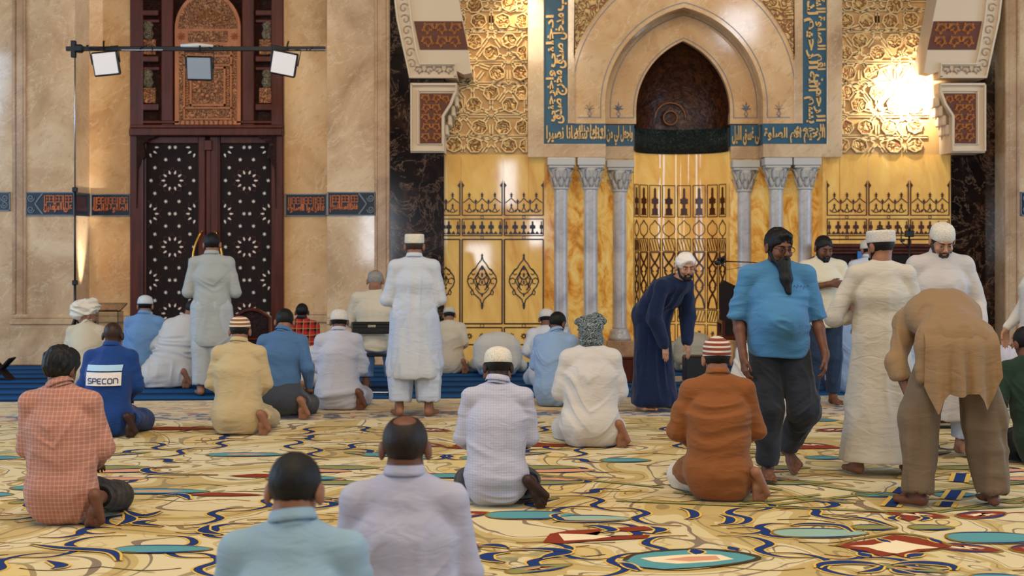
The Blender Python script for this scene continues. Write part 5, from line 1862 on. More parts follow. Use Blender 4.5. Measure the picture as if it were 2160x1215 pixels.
# ---- front row, cut by the lower edge
J = pose_kneel(.10, 0, .30, -.12)
r, sh, _ = person(612, 0, 'man from behind with short black hair in a sky blue collared shirt, lowest in photo', J, 'tan', Y=4.36, s=.955, hair='short', h=.0055,
    shirt=kshirt(cm('86a4ba'), name='shirt', amp=.020, seed=4.0, skirt=kskirt(.15)), trousers=ktrou(cm('2b3038')), collar=True)
J = pose_kneel(.03, 0, .10, 0.0)
person(853, 0, 'balding man from behind in pale lilac collared shirt, beside the sky blue shirt', J, 'brown', Y=5.2, s=.972, hair='crown', hairc=rgb('1c1210'), h=.0055,
    shirt=kshirt(cm('a8abc2'), name='shirt', amp=.016, seed=7.0, skirt=kskirt(.15)), trousers=ktrou(cm('e0dedb')), collar=True)

# ---- second row
J = pose_kneel(.02, -.04, .22, -.45, arm=-.015, footx=.0); J['hs'] = 1.04
person(134, 1120, 'man kneeling in a salmon checked shirt, black hair, foot tucked under, left edge', J, 'brown', off=.22, s=1.0, hair='thick',
    shirt=dict(mat=cm('a87466', 'check', 'c09482', 41.0), name='shirt', amp=.016, ease=.020, seed=2.2, skirt=kskirt(.125, -.04, .19, 0, False, 1.15)), trousers=ktrou(cm('14141a')), collar=True)
J = pose_kneel(.05, .02, .30, .1, footx=.75)
person(1046, 1080, 'man kneeling in a pale blue finely checked shirt and white cap, navy trousers', J, 'deep', off=.22, s=.96, hair='short', cap=('kufi', cm('e6e0d2', 'knit')),
    shirt=dict(mat=cm('b4b6c8', 'check', 'a0a6be', 60.0), name='shirt', amp=.016, ease=.010, girth=.95, seed=9.0, wk='cross', skirt=kskirt(.122, -.04, .19, 0, False, 1.15)), trousers=ktrou(cm('1a2638')), collar=True)
J = pose_kneel(.04, 0, .28, 0.0, arm=.03)
person(1515, 1065, 'man kneeling in a rust orange kurta and red and white striped cap', J, 'tan', off=.22, s=.99, hair='short', cap=('tall', cloth('stripe', rgb('7c3a34'), rgb('cbbfae'), 34.0)),
    shirt=kshirt(cm('84502a'), amp=.018, seed=5.0, wk='cross', skirt=kskirt(.142, -.05, .17)), trousers=ktrou(cm('d8d4cc')), collar=True)

# ---- third row
J = pose_kneel(.25, .0, .25, 0.0)
sp_, sps, JS = person(226, 928, 'man kneeling in royal blue coverall with white lettered patch on the back', J, 'deep', off=.24, s=.96, hair=None,
    shirt=kshirt(cm('1a3f80'), name='coverall', amp=.016, seed=3.0, skirt=kskirt(.14, -.03)), trousers=ktrou(cm('1a3f80'), ease=.03), collar=True)
J = pose_kneel(.04, 0, .30, 0.05, arm=.0)
person(503, 922, 'man kneeling in a cream kurta and brown striped cap', J, 'tan', off=.22, s=.98, hair='short', cap=('kufi', cloth('stripe', rgb('8a5a3c'), rgb('d8ccb4'), 30.0)),
    shirt=kshirt(cm('bca880'), amp=.015, seed=6.0, wk='cross', skirt=kskirt(.15, -.05, .17)), trousers=ktrou(cm('bca880')), collar=True)
J = pose_kneel(.03, .0, .18, .1, arm=.0)
person(1246, 948, 'man kneeling in a loose white kurta with grey and white scarf wound on his head', J, 'tan', off=.22, s=1.0, hair=None, turban=('cowl', cloth('keffiyeh', rgb('2a383e'), rgb('8f9896'), 1.0)),
    shirt=kshirt(cm('c6c2be'), amp=.018, seed=8.0, ease=.03, skirt=kskirt(.165, -.05, .17)), trousers=ktrou(cm('c6c2be'), ease=.03), collar=True)
J = pose_kneel(.02, .0, .2, .0, arm=.0)
person(1608, 905, 'person kneeling in white robe, mostly hidden behind the walking man in the blue T-shirt', J, 'brown', off=.2, s=.95, hair='short',
    shirt=kshirt(cm('c4c2c0'), amp=.016, seed=1.0, skirt=kskirt(.17)), trousers=ktrou(cm('c4c2c0'), ease=.03))
# man in dark green at the right edge, leaning on one arm
J = pose_kneel(.15, -.10, .3, .2, arm=.04)
J['EL'] = V(-.32, .0, .42); J['WL'] = V(-.36, -.06, .18); J['hdL'] = V(-.1, .2, -1); J['hnL'] = V(0, 0, -1)
person(2196, 992, 'person in dark green top and black trousers sitting on the carpet, cut by right edge', J, 'brown', off=.25, s=1.0, hair='short',
    shirt=dict(mat=cm('20342c'), name='shirt', amp=.014, skirt=kskirt(.12, -.04, .2, 0, False)), trousers=ktrou(cm('0e0f14'), ease=.03))

# ---- fourth row and beyond
J = pose_kneel(.12, .04, .48, .15, arm=.0, up=.03)
J['EL'] = V(-.25, .1, .50); J['ER'] = V(.27, -.02, .48); J['WR'] = V(.26, .12, .26)
r6 = person(590, 888, 'man kneeling in mid blue shirt tucked into grey belted trousers, head bowed', J, 'tan', off=.2, s=.98, hair='short',
    shirt=dict(mat=cm('4a6c96'), name='shirt', amp=.014, ease=.020, cuts=[(V(0, 0, .27), V(0, 0, -1))], seed=4.4), trousers=dict(mat=cm('3c404a'), ease=.035, len=.95, girth=1.12, cuff=.07, amp=.01, extra=[(V(-.07, -.06, .18), V(.07, -.06, .18), .14, .14, .05, 1.1)]), collar=True)
m = MB(); m.smooth = True
c_ = J['P'] * .4 + J['W'] * .6
m.lathe([(.128, -.018), (.134, -.016), (.134, .016), (.128, .018)], (c_[0], c_[1], .285), 32, 1.38, 1.02, False); m.build('belt', plain('black_leather', rgb('0c0c0e'), .4), r6[0])
J = pose_kneel(.05, .0, .32, .0)
person(714, 868, 'man kneeling in pale grey kurta and white rounded cap', J, 'brown', off=.22, s=.96, hair='short', cap=('round', KNIT_W),
    shirt=kshirt(cm('b6b8c4'), amp=.018, seed=2.0, wk='cross', ease=.026, skirt=kskirt(.16, -.05, .16)), trousers=ktrou(cm('b6b8c4'), ease=.03), collar=True)
J = pose_kneel(.22, .02, .40, -.35, arm=-.02, foot=True)
person(1166, 862, 'black haired man in light blue shirt and dark jeans kneeling left of the scarf wearer', J, 'brown', off=.2, s=.94, hair='short', rz=-.25,
    shirt=dict(mat=cm('8aa8d0'), name='shirt', amp=.013, ease=.02, skirt=kskirt(.12, -.03, .2, 0, False)), trousers=ktrou(cm('16243c')), collar=True)
J = pose_kneel(.50, .0, .45, .0)
person(1154, 822, 'man with white knitted cap seated far back, seen past the light blue shirt', J, 'brown', off=.2, s=.93, hair='short', cap=('round', KNIT_W), shirt=kshirt(cm('c8ccd4')), trousers=ktrou(cm('c8ccd4')))
J = pose_kneel(.30, -.05, .15, -1.05)
person(180, 822, 'bearded man in large cream turban and ivory kurta sitting at far left', J, 'tan', off=.2, s=.92, hair=None, turban=('puffy', cm('e2dac8')), beard='short',
    shirt=kshirt(cm('c8bca4'), amp=.012, ease=.03, skirt=kskirt(.17)), trousers=ktrou(cm('c8bca4')), collar=True, face=True)
J = pose_kneel(.03, .0, .25, .05, arm=-.03)
person(304, 806, 'man kneeling in blue grey kurta and white embroidered cap before the wooden door', J, 'tan', off=.2, s=.99, hair='short', cap=('kufi', cm('dfe4e8', 'knit')),
    shirt=kshirt(cm('6c94c4'), amp=.012, skirt=kskirt(.15)), trousers=ktrou(cm('6c94c4')), collar=True)
J = pose_kneel(.38, .36, .55, -.5, arm=.02)
J['EL'] = V(-.13, .25, .42); J['WL'] = V(-.02, .42, .25)
person(352, 822, 'person in white shawl sitting slumped to the right beside the standing man in grey', J, 'tan', off=.25, s=1.02, hair='short',
    shirt=dict(mat=cm('c4c2c0'), name='shawl', amp=.026, ease=.045, wk='cross', skirt=[(V(-.10, -.06, .14), V(.12, -.02, .16), .16, .17, .08, 1.2), (V(-.20, .02, .08), V(.0, .0, .2), .10, .15, .08, 1.0)]), trousers=ktrou(cm('8aa0c0')))
J = pose_kneel(.04, .0, .1, .1, arm=-.03)
person(636, 798, 'small person in red and black plaid jacket with dark collar near the wall', J, 'dark', off=.2, s=.88, hair='short',
    shirt=dict(mat=cm('b02a26', 'plaid', 'd8a860', 11.0), name='plaid_jacket', amp=.010, ease=.03, skirt=kskirt(.14)), trousers=ktrou(cm('20242c')), collar=cm('120f12'))
J = pose_kneel(.45, .0, .5, .0, arm=-.02)
person(946, 795, 'man in off white kurta and knitted cap sitting near the onyx wall', J, 'tan', off=.5, s=.86, hair='short', cap=('kufi', cm('cfc8ba', 'knit')),
    shirt=kshirt(cm('c4baa8'), amp=.014, ease=.028, skirt=kskirt(.16)), trousers=ktrou(cm('c4baa8')))
J = pose_kneel(.1, .0, .3, .0)
person(1800, 832, 'man in light blue shirt kneeling far back, hidden behind the white thobe', J, 'brown', off=.2, s=.95, hair='short', shirt=kshirt(cm('8aa6d0'), name='shirt'), trousers=ktrou(cm('22304a')))

def pose_sujud(w=0.0):
    J = {}
    J['P'] = V(0, -.06, .40); J['W'] = V(0, .12, .39); J['C'] = V(0, .30, .31); J['U'] = V(0, .42, .24); J['N'] = V(0, .50, .19)
    J['H'] = V(0, .585, .135); J['Hr'] = rot_m(1.75)
    J['SL'], J['SR'] = V(-.18, .42, .22), V(.18, .42, .22); J['EL'], J['ER'] = V(-.29 - w, .38, .11), V(.29 + w, .38, .11); J['WL'], J['WR'] = V(-.20, .60, .04), V(.20, .60, .04)
    J['hdL'] = J['hdR'] = V(0, 1, 0); J['hnL'] = J['hnR'] = V(0, 0, -1)
    J['hipL'], J['hipR'] = V(-.10, -.04, .38), V(.10, -.04, .38); J['KL'], J['KR'] = V(-.15, .12, .08), V(.15, .12, .08)
    J['AL'], J['AR'] = V(-.12, -.28, .09), V(.12, -.28, .09)
    J['fdL'] = J['fdR'] = V(0, -.1, -1); J['fuL'] = J['fuR'] = V(0, 1, -.1)
    return J
def sshirt(mat, w=.17, **k):
    d = dict(mat=mat, ease=.03, amp=.024, wk='drape', name='kurta', skirt=[(V(-.10, -.10, .36), V(.10, -.10, .36), w, w, .08, 1.15), (V(-.13, -.13, .20), V(.13, -.13, .20), w * .85, w * .85, .08, 1.15), (V(-.16, .30, .26), V(.16, .30, .26), .13, .13, .08, 1.2)])
    d.update(k); return d
J = pose_sujud()
person(1049, 797, 'person in white bowing with forehead to the floor before the onyx wall', J, 'tan', off=.25, s=.98, hair='short', shirt=sshirt(cm('c4c0b8')), trousers=ktrou(cm('8ea8d0')))
J = pose_sujud()
person(668, 832, 'person in white bowed to the floor beyond the mid blue shirt and pale grey kurta', J, 'tan', off=.25, s=.92, hair='short', shirt=sshirt(cm('c6c4c0')), trousers=ktrou(cm('c6c4c0')))
J = pose_sujud(.03)
person(2148, 822, 'person in white and light blue bowed to the floor at the right edge', J, 'tan', off=.25, s=.92, hair='short', rz=-.5, shirt=sshirt(cm('d0cede')), trousers=ktrou(cm('7c9cd0'), ease=.04))
J = pose_sujud()
person(1462, 778, 'person in pale grey robe bowed to the floor inside the prayer niche', J, 'tan', s=.92, hair='short', Y=18.1, shirt=sshirt(cm('a8a08e'), .15), trousers=ktrou(cm('a8a08e')))

# ---- standing figures
def robe(zh, r0, r1, w=.05, front=.0, xf=1.35):
    return [(V(0, 0, .95), V(0, front, zh + r1 * .0), r0, r1, .06, xf)]
J = pose_stand(.12, .0, 'fold', .0)
person(447, 835, 'man standing with his back turned in a long grey blue kurta before the wooden door', J, 'tan', s=1.01, hair='short',
    shirt=dict(mat=cm('a2a6a4'), name='kurta', ease=.018, amp=.011, seed=3.3, skirt=[(V(0, 0, .98), V(0, 0, .60), .135, .165, .06, 1.3)], cuts=[(V(0, 0, .53), V(0, 0, -1))]),
    trousers=dict(mat=cm('aab0b4'), ease=.04, len=.90, cuff=.085, amp=.016, wk='drape'), collar=True)
J = pose_stand(.15, .0, 'fold', .03)
person(874, 878, 'man standing with his back turned in long white kurta and white pillbox cap', J, 'tan', s=1.0, hair='short', hairc=rgb('3a2a22'), cap=('pill', cm('e6dfcc', 'knit')),
    shirt=dict(mat=cm('bcc2cc'), name='kurta', ease=.018, amp=.018, seed=5.5, wk='drape', skirt=[(V(0, 0, 1.0), V(0, 0, .42), .15, .205, .06, 1.25)], cuts=[(V(0, 0, .37), V(0, 0, -1))]),
    trousers=dict(mat=cm('b4c0d4'), ease=.05, len=.80, cuff=.105, amp=.018, wk='drape'), collar=True)

# white thobe seen from behind, right of the blue T-shirt
J = pose_stand(.22, .55, 'fold', .06)
J['EL'] = V(-.33, .0, 1.10)
person(1858, 1000, 'man standing with his back turned in an ankle length white thobe and cap', J, 'tan', s=1.0, rz=-.05, hair='short', cap=('pill', cm('d8d4cc', 'knit')), beard='short',
    shirt=dict(mat=cm('bfbab0'), name='thobe', ease=.018, amp=.010, wk='drape', seed=6.6, skirt=[(V(0, 0, 1.0), V(0, 0, .12), .145, .245, .06, 1.2)], cuts=[(V(0, 0, .10), V(0, 0, -1))]),
    trousers=dict(mat=cm('bfbab0'), ease=.02, len=.8, amp=.0))
# man facing the lens behind the bowing one
J = pose_stand(.50, .0, 'down', .05); J['hs'] = 1.03
J['WL'] = V(-.24, .20, .92); J['WR'] = V(.24, .20, .92)
g_ = person(1984, 962, 'man facing forward in collarless white thobe and white cap, looking down', J, 'light', s=1.035, rz=PI, hair='short', hairc=rgb('2a201c'), cap=('round', cm('ddd8cc', 'knit')), beard='short', beardc=rgb('3a302c'),
    face=True, h=.005, shirt=dict(mat=cm('b8b4b4'), name='thobe', ease=.024, amp=.014, wk='drape', seed=2.6, skirt=[(V(0, 0, 1.0), V(0, 0, .30), .15, .19, .06, 1.25)], cuts=[(V(0, 0, .28), V(0, 0, -1))]),
    trousers=dict(mat=cm('b8c4d8'), ease=.03, len=.88, cuff=.07), collar=True)
# man in white behind the thobe
J = pose_stand(.25, .3, 'fold', .0)
person(1832, 0, 'man in white shirt and cap standing far back before the dark wooden pulpit', J, 'tan', Y=16.9, s=.97, hair='short', cap=('round', KNIT_W), shirt=dict(mat=cm('c4ccd8'), name='shirt', ease=.02, cuts=[(V(0, 0, .80), V(0, 0, -1))], skirt=[(V(0, 0, .98), V(0, 0, .80), .125, .13, .05, 1.3)]),
    trousers=dict(mat=cm('b8c0cc'), ease=.03, len=.9), collar=True)
# man with folded arms behind the blue T-shirt
J = pose_stand(.30, .25, 'fold', .0)
J['EL'] = V(-.29, .03, 1.12); J['WL'] = V(-.27, .14, .90); J['hdL'] = V(0, .3, -1); J['hnL'] = V(1, 0, 0)
J['ER'] = V(.26, .10, 1.18); J['WR'] = V(-.02, .21, 1.24); J['hdR'] = V(-1, .1, .0); J['hnR'] = V(0, -1, 0)
person(1736, 856, 'man facing forward in cream short sleeved shirt and jeans, arm across his chest', J, 'brown', s=.99, rz=PI, hair='short', beard='moustache', face=True, h=.006,
    shirt=dict(mat=cm('d2ccb8'), name='shirt', ease=.020, sleeve='short', amp=.012, vneck=True, skirt=[(V(0, 0, .98), V(0, 0, .84), .128, .135, .05, 1.3)], cuts=[(V(0, 0, .80), V(0, 0, -1))]),
    trousers=dict(mat=cm('22344e'), ease=.02, len=.90, cuff=.065), collar=True)
# man in white at the right edge
J = pose_stand(.2, .0, 'down', .0)
J['EL'] = V(-.24, .02, 1.12); J['WL'] = V(-.20, .21, .93); J['hdL'] = V(.1, .5, -.9)
J['ER'] = V(.24, .02, 1.12); J['WR'] = V(.20, .21, .93)
person(2196, 938, 'person in white with one hand held low, cut off by the right edge', J, 'light', s=1.0, rz=PI / 2, hair='short', shirt=dict(mat=cm('c8c5c0'), name='kurta', ease=.028, amp=.016, skirt=[(V(0, 0, .98), V(0, 0, .52), .14, .17, .06, 1.3)], cuts=[(V(0, 0, .45), V(0, 0, -1))]),
    trousers=dict(mat=cm('c8c5c0'), ease=.04, len=.88, cuff=.08))

# walking man in blue T-shirt, towards the lens
J = pose_stand(.18, .35, 'down', .0); J['hs'] = 1.06
J['H'] += V(0, .03, 0); J['beard_d'] = V(-.12, .25, -1)
J['SL'] = V(-.19, -.01, 1.405); J['SR'] = V(.19, -.01, 1.405)
J['EL'] = V(-.272, -.03, 1.12); J['ER'] = V(.272, -.02, 1.12); J['WL'] = V(-.31, .09, .86); J['WR'] = V(.25, .10, .85)
J['KL'] = V(-.17, .08, .50); J['AL'] = V(-.13, -.30, .17); J['fdL'] = V(-.35, .75, -.60); J['fuL'] = V(0, .6, .8)
J['KR'] = V(.08, .06, .49); J['AR'] = V(.075, .04, .09); J['fdR'] = V(.15, 1, 0)
bt, bts, JB = person(1640, 1014, 'stout man walking forward in sky blue T-shirt and dark trousers, glasses and long black beard', J, 'brown', s=1.0, rz=PI, off=.02, hair='full', beard='long', face=True, glasses=True, h=.0052,
    body=dict(girth=1.0, curl=.5), shirt=dict(mat=cm('447ba8'), name='t_shirt', ease=.026, sleeve='short', short=.02, girth=1.0, belly=.10, amp=.014, seed=3.7, wk='cross', skirt=[(V(0, .03, 1.04), V(0, .03, .90), .148, .148, .06, 1.25)], cuts=[(V(0, 0, .855), V(0, 0, -1))]),
    trousers=dict(mat=cm('252a34'), ease=.030, len=.93, cuff=.070, girth=1.02, amp=.018))
m = MB()
for i, (dx, dz) in enumerate(((0, 0), (.022, .004), (.044, 0), (.066, -.004), (.09, .002))):
    m.tube([(-.075 - dx, .173, 1.33 + dz - .012 * (i % 2)), (-.083 - dx, .1725, 1.343 + dz), (-.09 - dx, .171, 1.33 + dz)], .0022, 6)
m.build('chest_print', plain('dark_blue_print', rgb('1c3f78'), .8), bts)

# navy robe, leaning forward with hands on the thighs
J = pose_stand(.15, -.62, 'down', .03)
J.update(P=V(0, -.02, .95), W=V(0, .05, 1.06), C=V(0, .16, 1.17), U=V(0, .26, 1.245), N=V(0, .32, 1.30), SL=V(-.19, .26, 1.235), SR=V(.19, .26, 1.235), EL=V(-.24, .24, .93), ER=V(.25, .22, .93),
         WL=V(-.165, .30, .69), WR=V(.175, .28, .68), hdL=V(.02, .15, -1), hdR=V(-.02, .15, -1), hnL=V(.1, -1, 0), hnR=V(-.1, -1, 0))
J['H'] = V(0, .405, 1.425); J['Hr'] = rot_m(.22, -.62)
person(1378, 866, 'man in dark navy robe and white head wrap leaning forward with hands on his thighs', J, 'light', rz=-2.35, s=.985, hair=None, turban=('wrap', cm('e6e0d8')), beard='short', face=True, h=.006, body=dict(curl=.15),
    shirt=dict(mat=cm('0f1f40'), name='robe', ease=.026, amp=.020, wk='drape', seed=1.5, cuff=.046, skirt=[(V(0, -.02, .92), V(0, .02, .12), .155, .215, .08, 1.15)], cuts=[(V(0, 0, .07), V(0, 0, -1))]),
    trousers=dict(mat=cm('0f1f40'), ease=.02, len=.8, amp=0.0))

# brown shalwar kameez, bowing with hands on the knees, back towards the lens
J = pose_stand(.1, 0, 'down', .115)
J.update(P=V(0, -.03, .97), W=V(0, .10, 1.09), C=V(0, .24, 1.155), U=V(0, .37, 1.15), N=V(0, .45, 1.10), SL=V(-.20, .36, 1.10), SR=V(.20, .36, 1.10), EL=V(-.275, .24, .86), ER=V(.265, .26, .88),
         WL=V(-.235, .12, .64), WR=V(.23, .16, .64), hdL=V(.0, .25, -1), hdR=V(.0, .25, -1), hnL=V(.5, -1, 0), hnR=V(-.5, -1, 0))
J['H'] = V(0, .545, 1.0); J['Hr'] = rot_m(1.55)
J['KL'] = V(-.20, .05, .52); J['KR'] = V(.20, .05, .52); J['AL'] = V(-.225, -.02, .09); J['AR'] = V(.225, -.02, .09); J['fdL'] = V(-.75, .8, 0); J['fdR'] = V(.1, 1, 0)
rH, shH, _ = person(2012, 1068, 'man bowing from the waist in a tan shalwar kameez with his back turned', J, 'brown', s=1.02, hair='short',
    shirt=dict(mat=cm('8a7052'), name='kameez', fz=lambda P_: .45 + .55 * np.clip((1.05 - P_[:, 2]) / .2, 0, 1), ease=.020, girth=.98, amp=.024, wk='drape', seed=2.4, cuff=.042, skirt=[(V(0, .22, 1.14), V(0, .36, 1.13), .155, .135, .06, 1.45), (V(0, -.05, 1.02), V(0, -.10, .60), .135, .10, .07, 1.75), (V(-.14, -.06, .98), V(-.17, -.09, .58), .07, .055, .05, 1.0), (V(.14, -.06, .98), V(.17, -.09, .58), .07, .055, .05, 1.0)],
               
               cuts=[(V(0, -.1, .78), V(.06, 0, -1))]),
    trousers=dict(mat=cm('6c5c4a'), slimtop=True, ease=.034, len=.97, cuff=.088, amp=.026, wk='drape', flatcuff=True))

# hanging back panel of the kameez with its pointed corners
hem = [(-.215, .74), (-.185, .66), (-.155, .575), (-.125, .66), (-.09, .70), (-.04, .685), (.02, .70), (.07, .705), (.10, .66), (.135, .60), (.175, .70), (.215, .80)]
nxh, nzh = 60, 34
_n = len(shH.data.vertices)
_b = np.zeros(_n * 3, np.float32); shH.data.vertices.foreach_get('co', _b); _b = _b.reshape(-1, 3).astype(float)
def surf(x, z):
    z = max(z, .83)
    v_ = _b[(np.abs(_b[:, 0] - x) < .028) & (np.abs(_b[:, 2] - z) < .028)]
    return v_[:, 1].min() if len(v_) else -.05
SG = np.array([[surf(-.215 + .43 * i / 20, 1.06 - .5 * j / 16) for i in range(21)] for j in range(17)])
for _ in range(2):
    q_ = np.pad(SG, 1, mode='edge')
    SG = (q_[1:-1, 1:-1] * 2 + q_[:-2, 1:-1] + q_[2:, 1:-1] + q_[1:-1, :-2] + q_[1:-1, 2:]) / 6
def sgy(x, z):
    a, b = min(max((x + .215) / .43 * 20, 0), 19.999), min(max((1.06 - z) / .5 * 16, 0), 15.999)
    i, j = int(a), int(b); a -= i; b -= j
    return (SG[j, i] * (1 - a) + SG[j, i + 1] * a) * (1 - b) + (SG[j + 1, i] * (1 - a) + SG[j + 1, i + 1] * a) * b
F_, B_ = [], []
for j in range(nzh + 1):
    for i in range(nxh + 1):
        x = -.215 + .43 * i / nxh
        zb_ = np.interp(x, [h_[0] for h_ in hem], [h_[1] for h_ in hem])
        z = 1.06 + (zb_ - 1.06) * j / nzh
        t = j / nzh
        ple = .026 * t * math.sin(x * 52 + .8 * math.sin(x * 21)) + .008 * t * math.sin(x * 96 + 1)
        y = sgy(x, z) - .012 - .020 * t + ple + .040 * max(0, 1 - t * 4) ** 2
        F_.append((x * (1 + .05 * t), y, z)); B_.append((x * (1 + .05 * t), y + .006, z))
m = MB(); m.smooth = True
n1 = nxh + 1
m.poly(F_, [(j * n1 + i, j * n1 + i + 1, (j + 1) * n1 + i + 1, (j + 1) * n1 + i) for j in range(nzh) for i in range(nxh)])
m.poly(B_, [(j * n1 + i, (j + 1) * n1 + i, (j + 1) * n1 + i + 1, j * n1 + i + 1) for j in range(nzh) for i in range(nxh)])
m.build('back_panel', cm('8a7052'), shH)

# elder on the folding chair
J = pose_kneel(.0, .0, .35, -.1)
J.update(P=V(0, 0, .55), W=V(0, .0, .72), C=V(0, .03, .88), U=V(0, .06, 1.01), N=V(0, .08, 1.09), SL=V(-.185, .06, 1.03), SR=V(.185, .06, 1.03), EL=V(-.27, .12, .78), ER=V(.27, .12, .78), WL=V(-.16, .32, .64), WR=V(.16, .32, .64),
         hipL=V(-.10, .02, .53), hipR=V(.10, .02, .53), KL=V(-.13, .42, .50), KR=V(.14, .42, .50), AL=V(-.13, .36, .09), AR=V(.16, .36, .09), fdL=V(-.1, 1, 0), fdR=V(.1, 1, 0), fuL=V(0, 0, 1), fuR=V(0, 0, 1))
J['H'] = V(0, .115, 1.215); J['Hr'] = rot_m(.38, -.1)
person(790, 0, 'elderly balding man in ivory kurta seated on the black folding chair', J, 'tan', Y=15.45, s=1.0, hair='ring', hairc=rgb('8a8682'),
    shirt=dict(mat=cm('c6beac'), name='kurta', ease=.026, amp=.014, seed=8.8, wk='cross', skirt=[(V(-.03, .0, .62), V(.03, .0, .56), .15, .15, .05, 1.3), (V(-.1, .05, .54), V(-.13, .36, .50), .10, .09, .05, 1.0), (V(.1, .05, .54), V(.14, .36, .50), .10, .09, .05, 1.0)], cuts=[(V(0, 0, .47), V(0, 0, -1))]),
    trousers=dict(mat=cm('9ab0d0'), ease=.03, len=.86, cuff=.075), collar=True)

# ---- lettered patch of the coverall
R6 = sps
def back_y(x, z):
    """rear surface of the coverall"""
    vs = BV[(np.abs(BV[:, 0] - x) < .02) & (np.abs(BV[:, 2] - z) < .02)]
    return vs[:, 1].min() if len(vs) else 0
nv = len(R6.data.vertices)
BV = np.zeros(nv * 3, np.float32); R6.data.vertices.foreach_get('co', BV); BV = BV.reshape(-1, 3).astype(float)
def drape_patch(name, x0, x1, z0, z1, mat, lift, parent):
    nx, nzz = 14, 6
    P = []
    for j in range(nzz + 1):
        for i in range(nx + 1):
            x = x0 + (x1 - x0) * i / nx; z = z0 + (z1 - z0) * j / nzz
            P.append((x, 0, z))
    ys = np.array([back_y(p[0], p[2]) for p in P])
    A = np.array([[1, p[0], p[2], p[0] ** 2, p[2] ** 2] for p in P])
    co = np.linalg.lstsq(A, ys, rcond=None)[0]
    f = lambda x, z: float(co @ np.array([1, x, z, x * x, z * z]))
    m = MB()
    n1 = nx + 1
    m.poly([(p[0], f(p[0], p[2]) - lift, p[2]) for p in P], [(j * n1 + i, j * n1 + i + 1, (j + 1) * n1 + i + 1, (j + 1) * n1 + i) for j in range(nzz) for i in range(nx)])
    return m.build(name, mat, parent), f
zc = .52
pt, f1 = drape_patch('back_patch', -.155, .155, zc - .065, zc + .05, cm('e2dcd8'), .016, R6)
drape_patch('reflective_strip', -.155, .155, zc + .062, zc + .112, cm('a8cce4'), .016, R6)
GL = {'S': [[(1, 1), (.15, 1), (0, .85), (0, .65), (.15, .5), (.85, .5), (1, .35), (1, .15), (.85, 0), (0, 0)]], 'P': [[(0, 0), (0, 1), (.85, 1), (1, .85), (1, .6), (.85, .45), (0, .45)]],
      'E': [[(1, 1), (.2, 1), (0, .85), (0, .15), (.2, 0), (1, 0)], [(0, .5), (.9, .5)]], 'C': [[(1, 1), (.2, 1), (0, .8), (0, .2), (.2, 0), (1, 0)]], 'O': [[(.2, 0), (0, .2), (0, .8), (.2, 1), (.8, 1), (1, .8), (1, .2), (.8, 0), (.2, 0)]],
      'N': [[(0, 0), (0, 1), (.8, 1), (1, .8), (1, 0)]]}
m = MB()
x = -.132
for chh in 'SPECON':
    for st in GL[chh]:
        pts = []
        for (a, b), (c, d) in zip(st, st[1:] + [st[-1]]):
            for t in (0, .5): pts.append((x + (a + (c - a) * t) * .034, zc - .045 + (b + (d - b) * t) * .042))
        m.ribbon(pts[:-1], .0085, -.001, .004)
    x += .0455
m.v = [(p[0], f1(p[0], p[2]) - .020 + p[1], p[2]) for p in m.v]
m.build('lettering', plain('navy_print', rgb('16386e'), .7), pt)
# ================================================================== things standing about
BLK = plain('black_plastic', rgb('0d0d10'), .45)
STEEL = plain('bright_steel', rgb('b4b4b8'), .25, .9)
def at(px, py, Y):
    a = W(px, py, Y); return (a[0], Y, a[1])
# light rig: stand, bar and three flat lamps
YS = 17.6
st = empty('light_stand', (W(158, 0, YS)[0], YS, 0), 0, 'tall thin light stand at the corner of the door recess carrying a horizontal bar', 'stand')
H_ = W(0, 104, YS)[1]
m = MB(); m.smooth = True
m.tube([(0, 0, .55), (0, 0, 1.15)], .016, 10); m.build('lower_pole', BLK, st)
m = MB(); m.smooth = True
m.tube([(0, 0, 1.15), (0, 0, 2.3)], .012, 10); m.build('middle_pole', BLK, st)
m = MB(); m.smooth = True
m.tube([(0, 0, 2.3), (0, 0, H_ + .08)], .008, 10); m.build('upper_pole', STEEL, st)
for z_ in (1.15, 2.3, .75):
    m = MB(); m.bbox((-.03, -.03, z_ - .03), (.03, .03, z_ + .03), .008); m.build('clamp', BLK, st)
for i in range(3):
    a = 2 * PI * i / 3 + .4
    m = MB(); m.tube([(0, 0, .72), (.42 * math.cos(a), .42 * math.sin(a), .015)], .011, 8); m.tube([(0, 0, .30), (.25 * math.cos(a), .25 * math.sin(a), .30)], .006, 6); m.build('leg', BLK, st)
bar = empty('light_bar', (W(415, 0, YS)[0], YS - .05, H_), 0, 'long black horizontal bar hung with three square lamps and loose cables', 'bar')
x0 = W(142, 0, YS)[0] - bar.location.x; x1 = W(688, 0, YS)[0] - bar.location.x
m = MB(); m.bbox((x0, -.02, -.028), (x1, .02, .028), .006); m.build('tube', BLK, bar)
m = MB(); m.bbox((x1 - .45, -.024, -.022), (x1 + .01, -.018, -.012), .001); m.bbox((x0 + .68, -.024, -.024), (x0 + 1.2, -.018, -.012), .001); m.build('bright_edge', STEEL, bar)
m = MB(); xs = W(158, 0, YS)[0] - bar.location.x; m.bbox((xs - .03, -.03, -.11), (xs + .03, .03, .10), .008); m.bbox((xs + .02, -.06, -.05), (xs + .12, .05, .05), .02); m.build('clamp', BLK, bar)
random.seed(5)
for cx, n in ((xs + .15, 4), (xs + .75, 5), (0.0, 6), (.1, 5), (1.35, 4)):
    m = MB(); m.smooth = True
    pts = []
    for i in range(16):
        pts.append((cx + .016 * i + random.uniform(-.02, .02), random.uniform(-.05, .03), .02 + random.uniform(-.05, .03)))
    m.tube(catmull3(pts), .006, 6) if 'catmull3' in globals() else m.tube(pts, .006, 6)
    m.build('cable', BLK, bar)
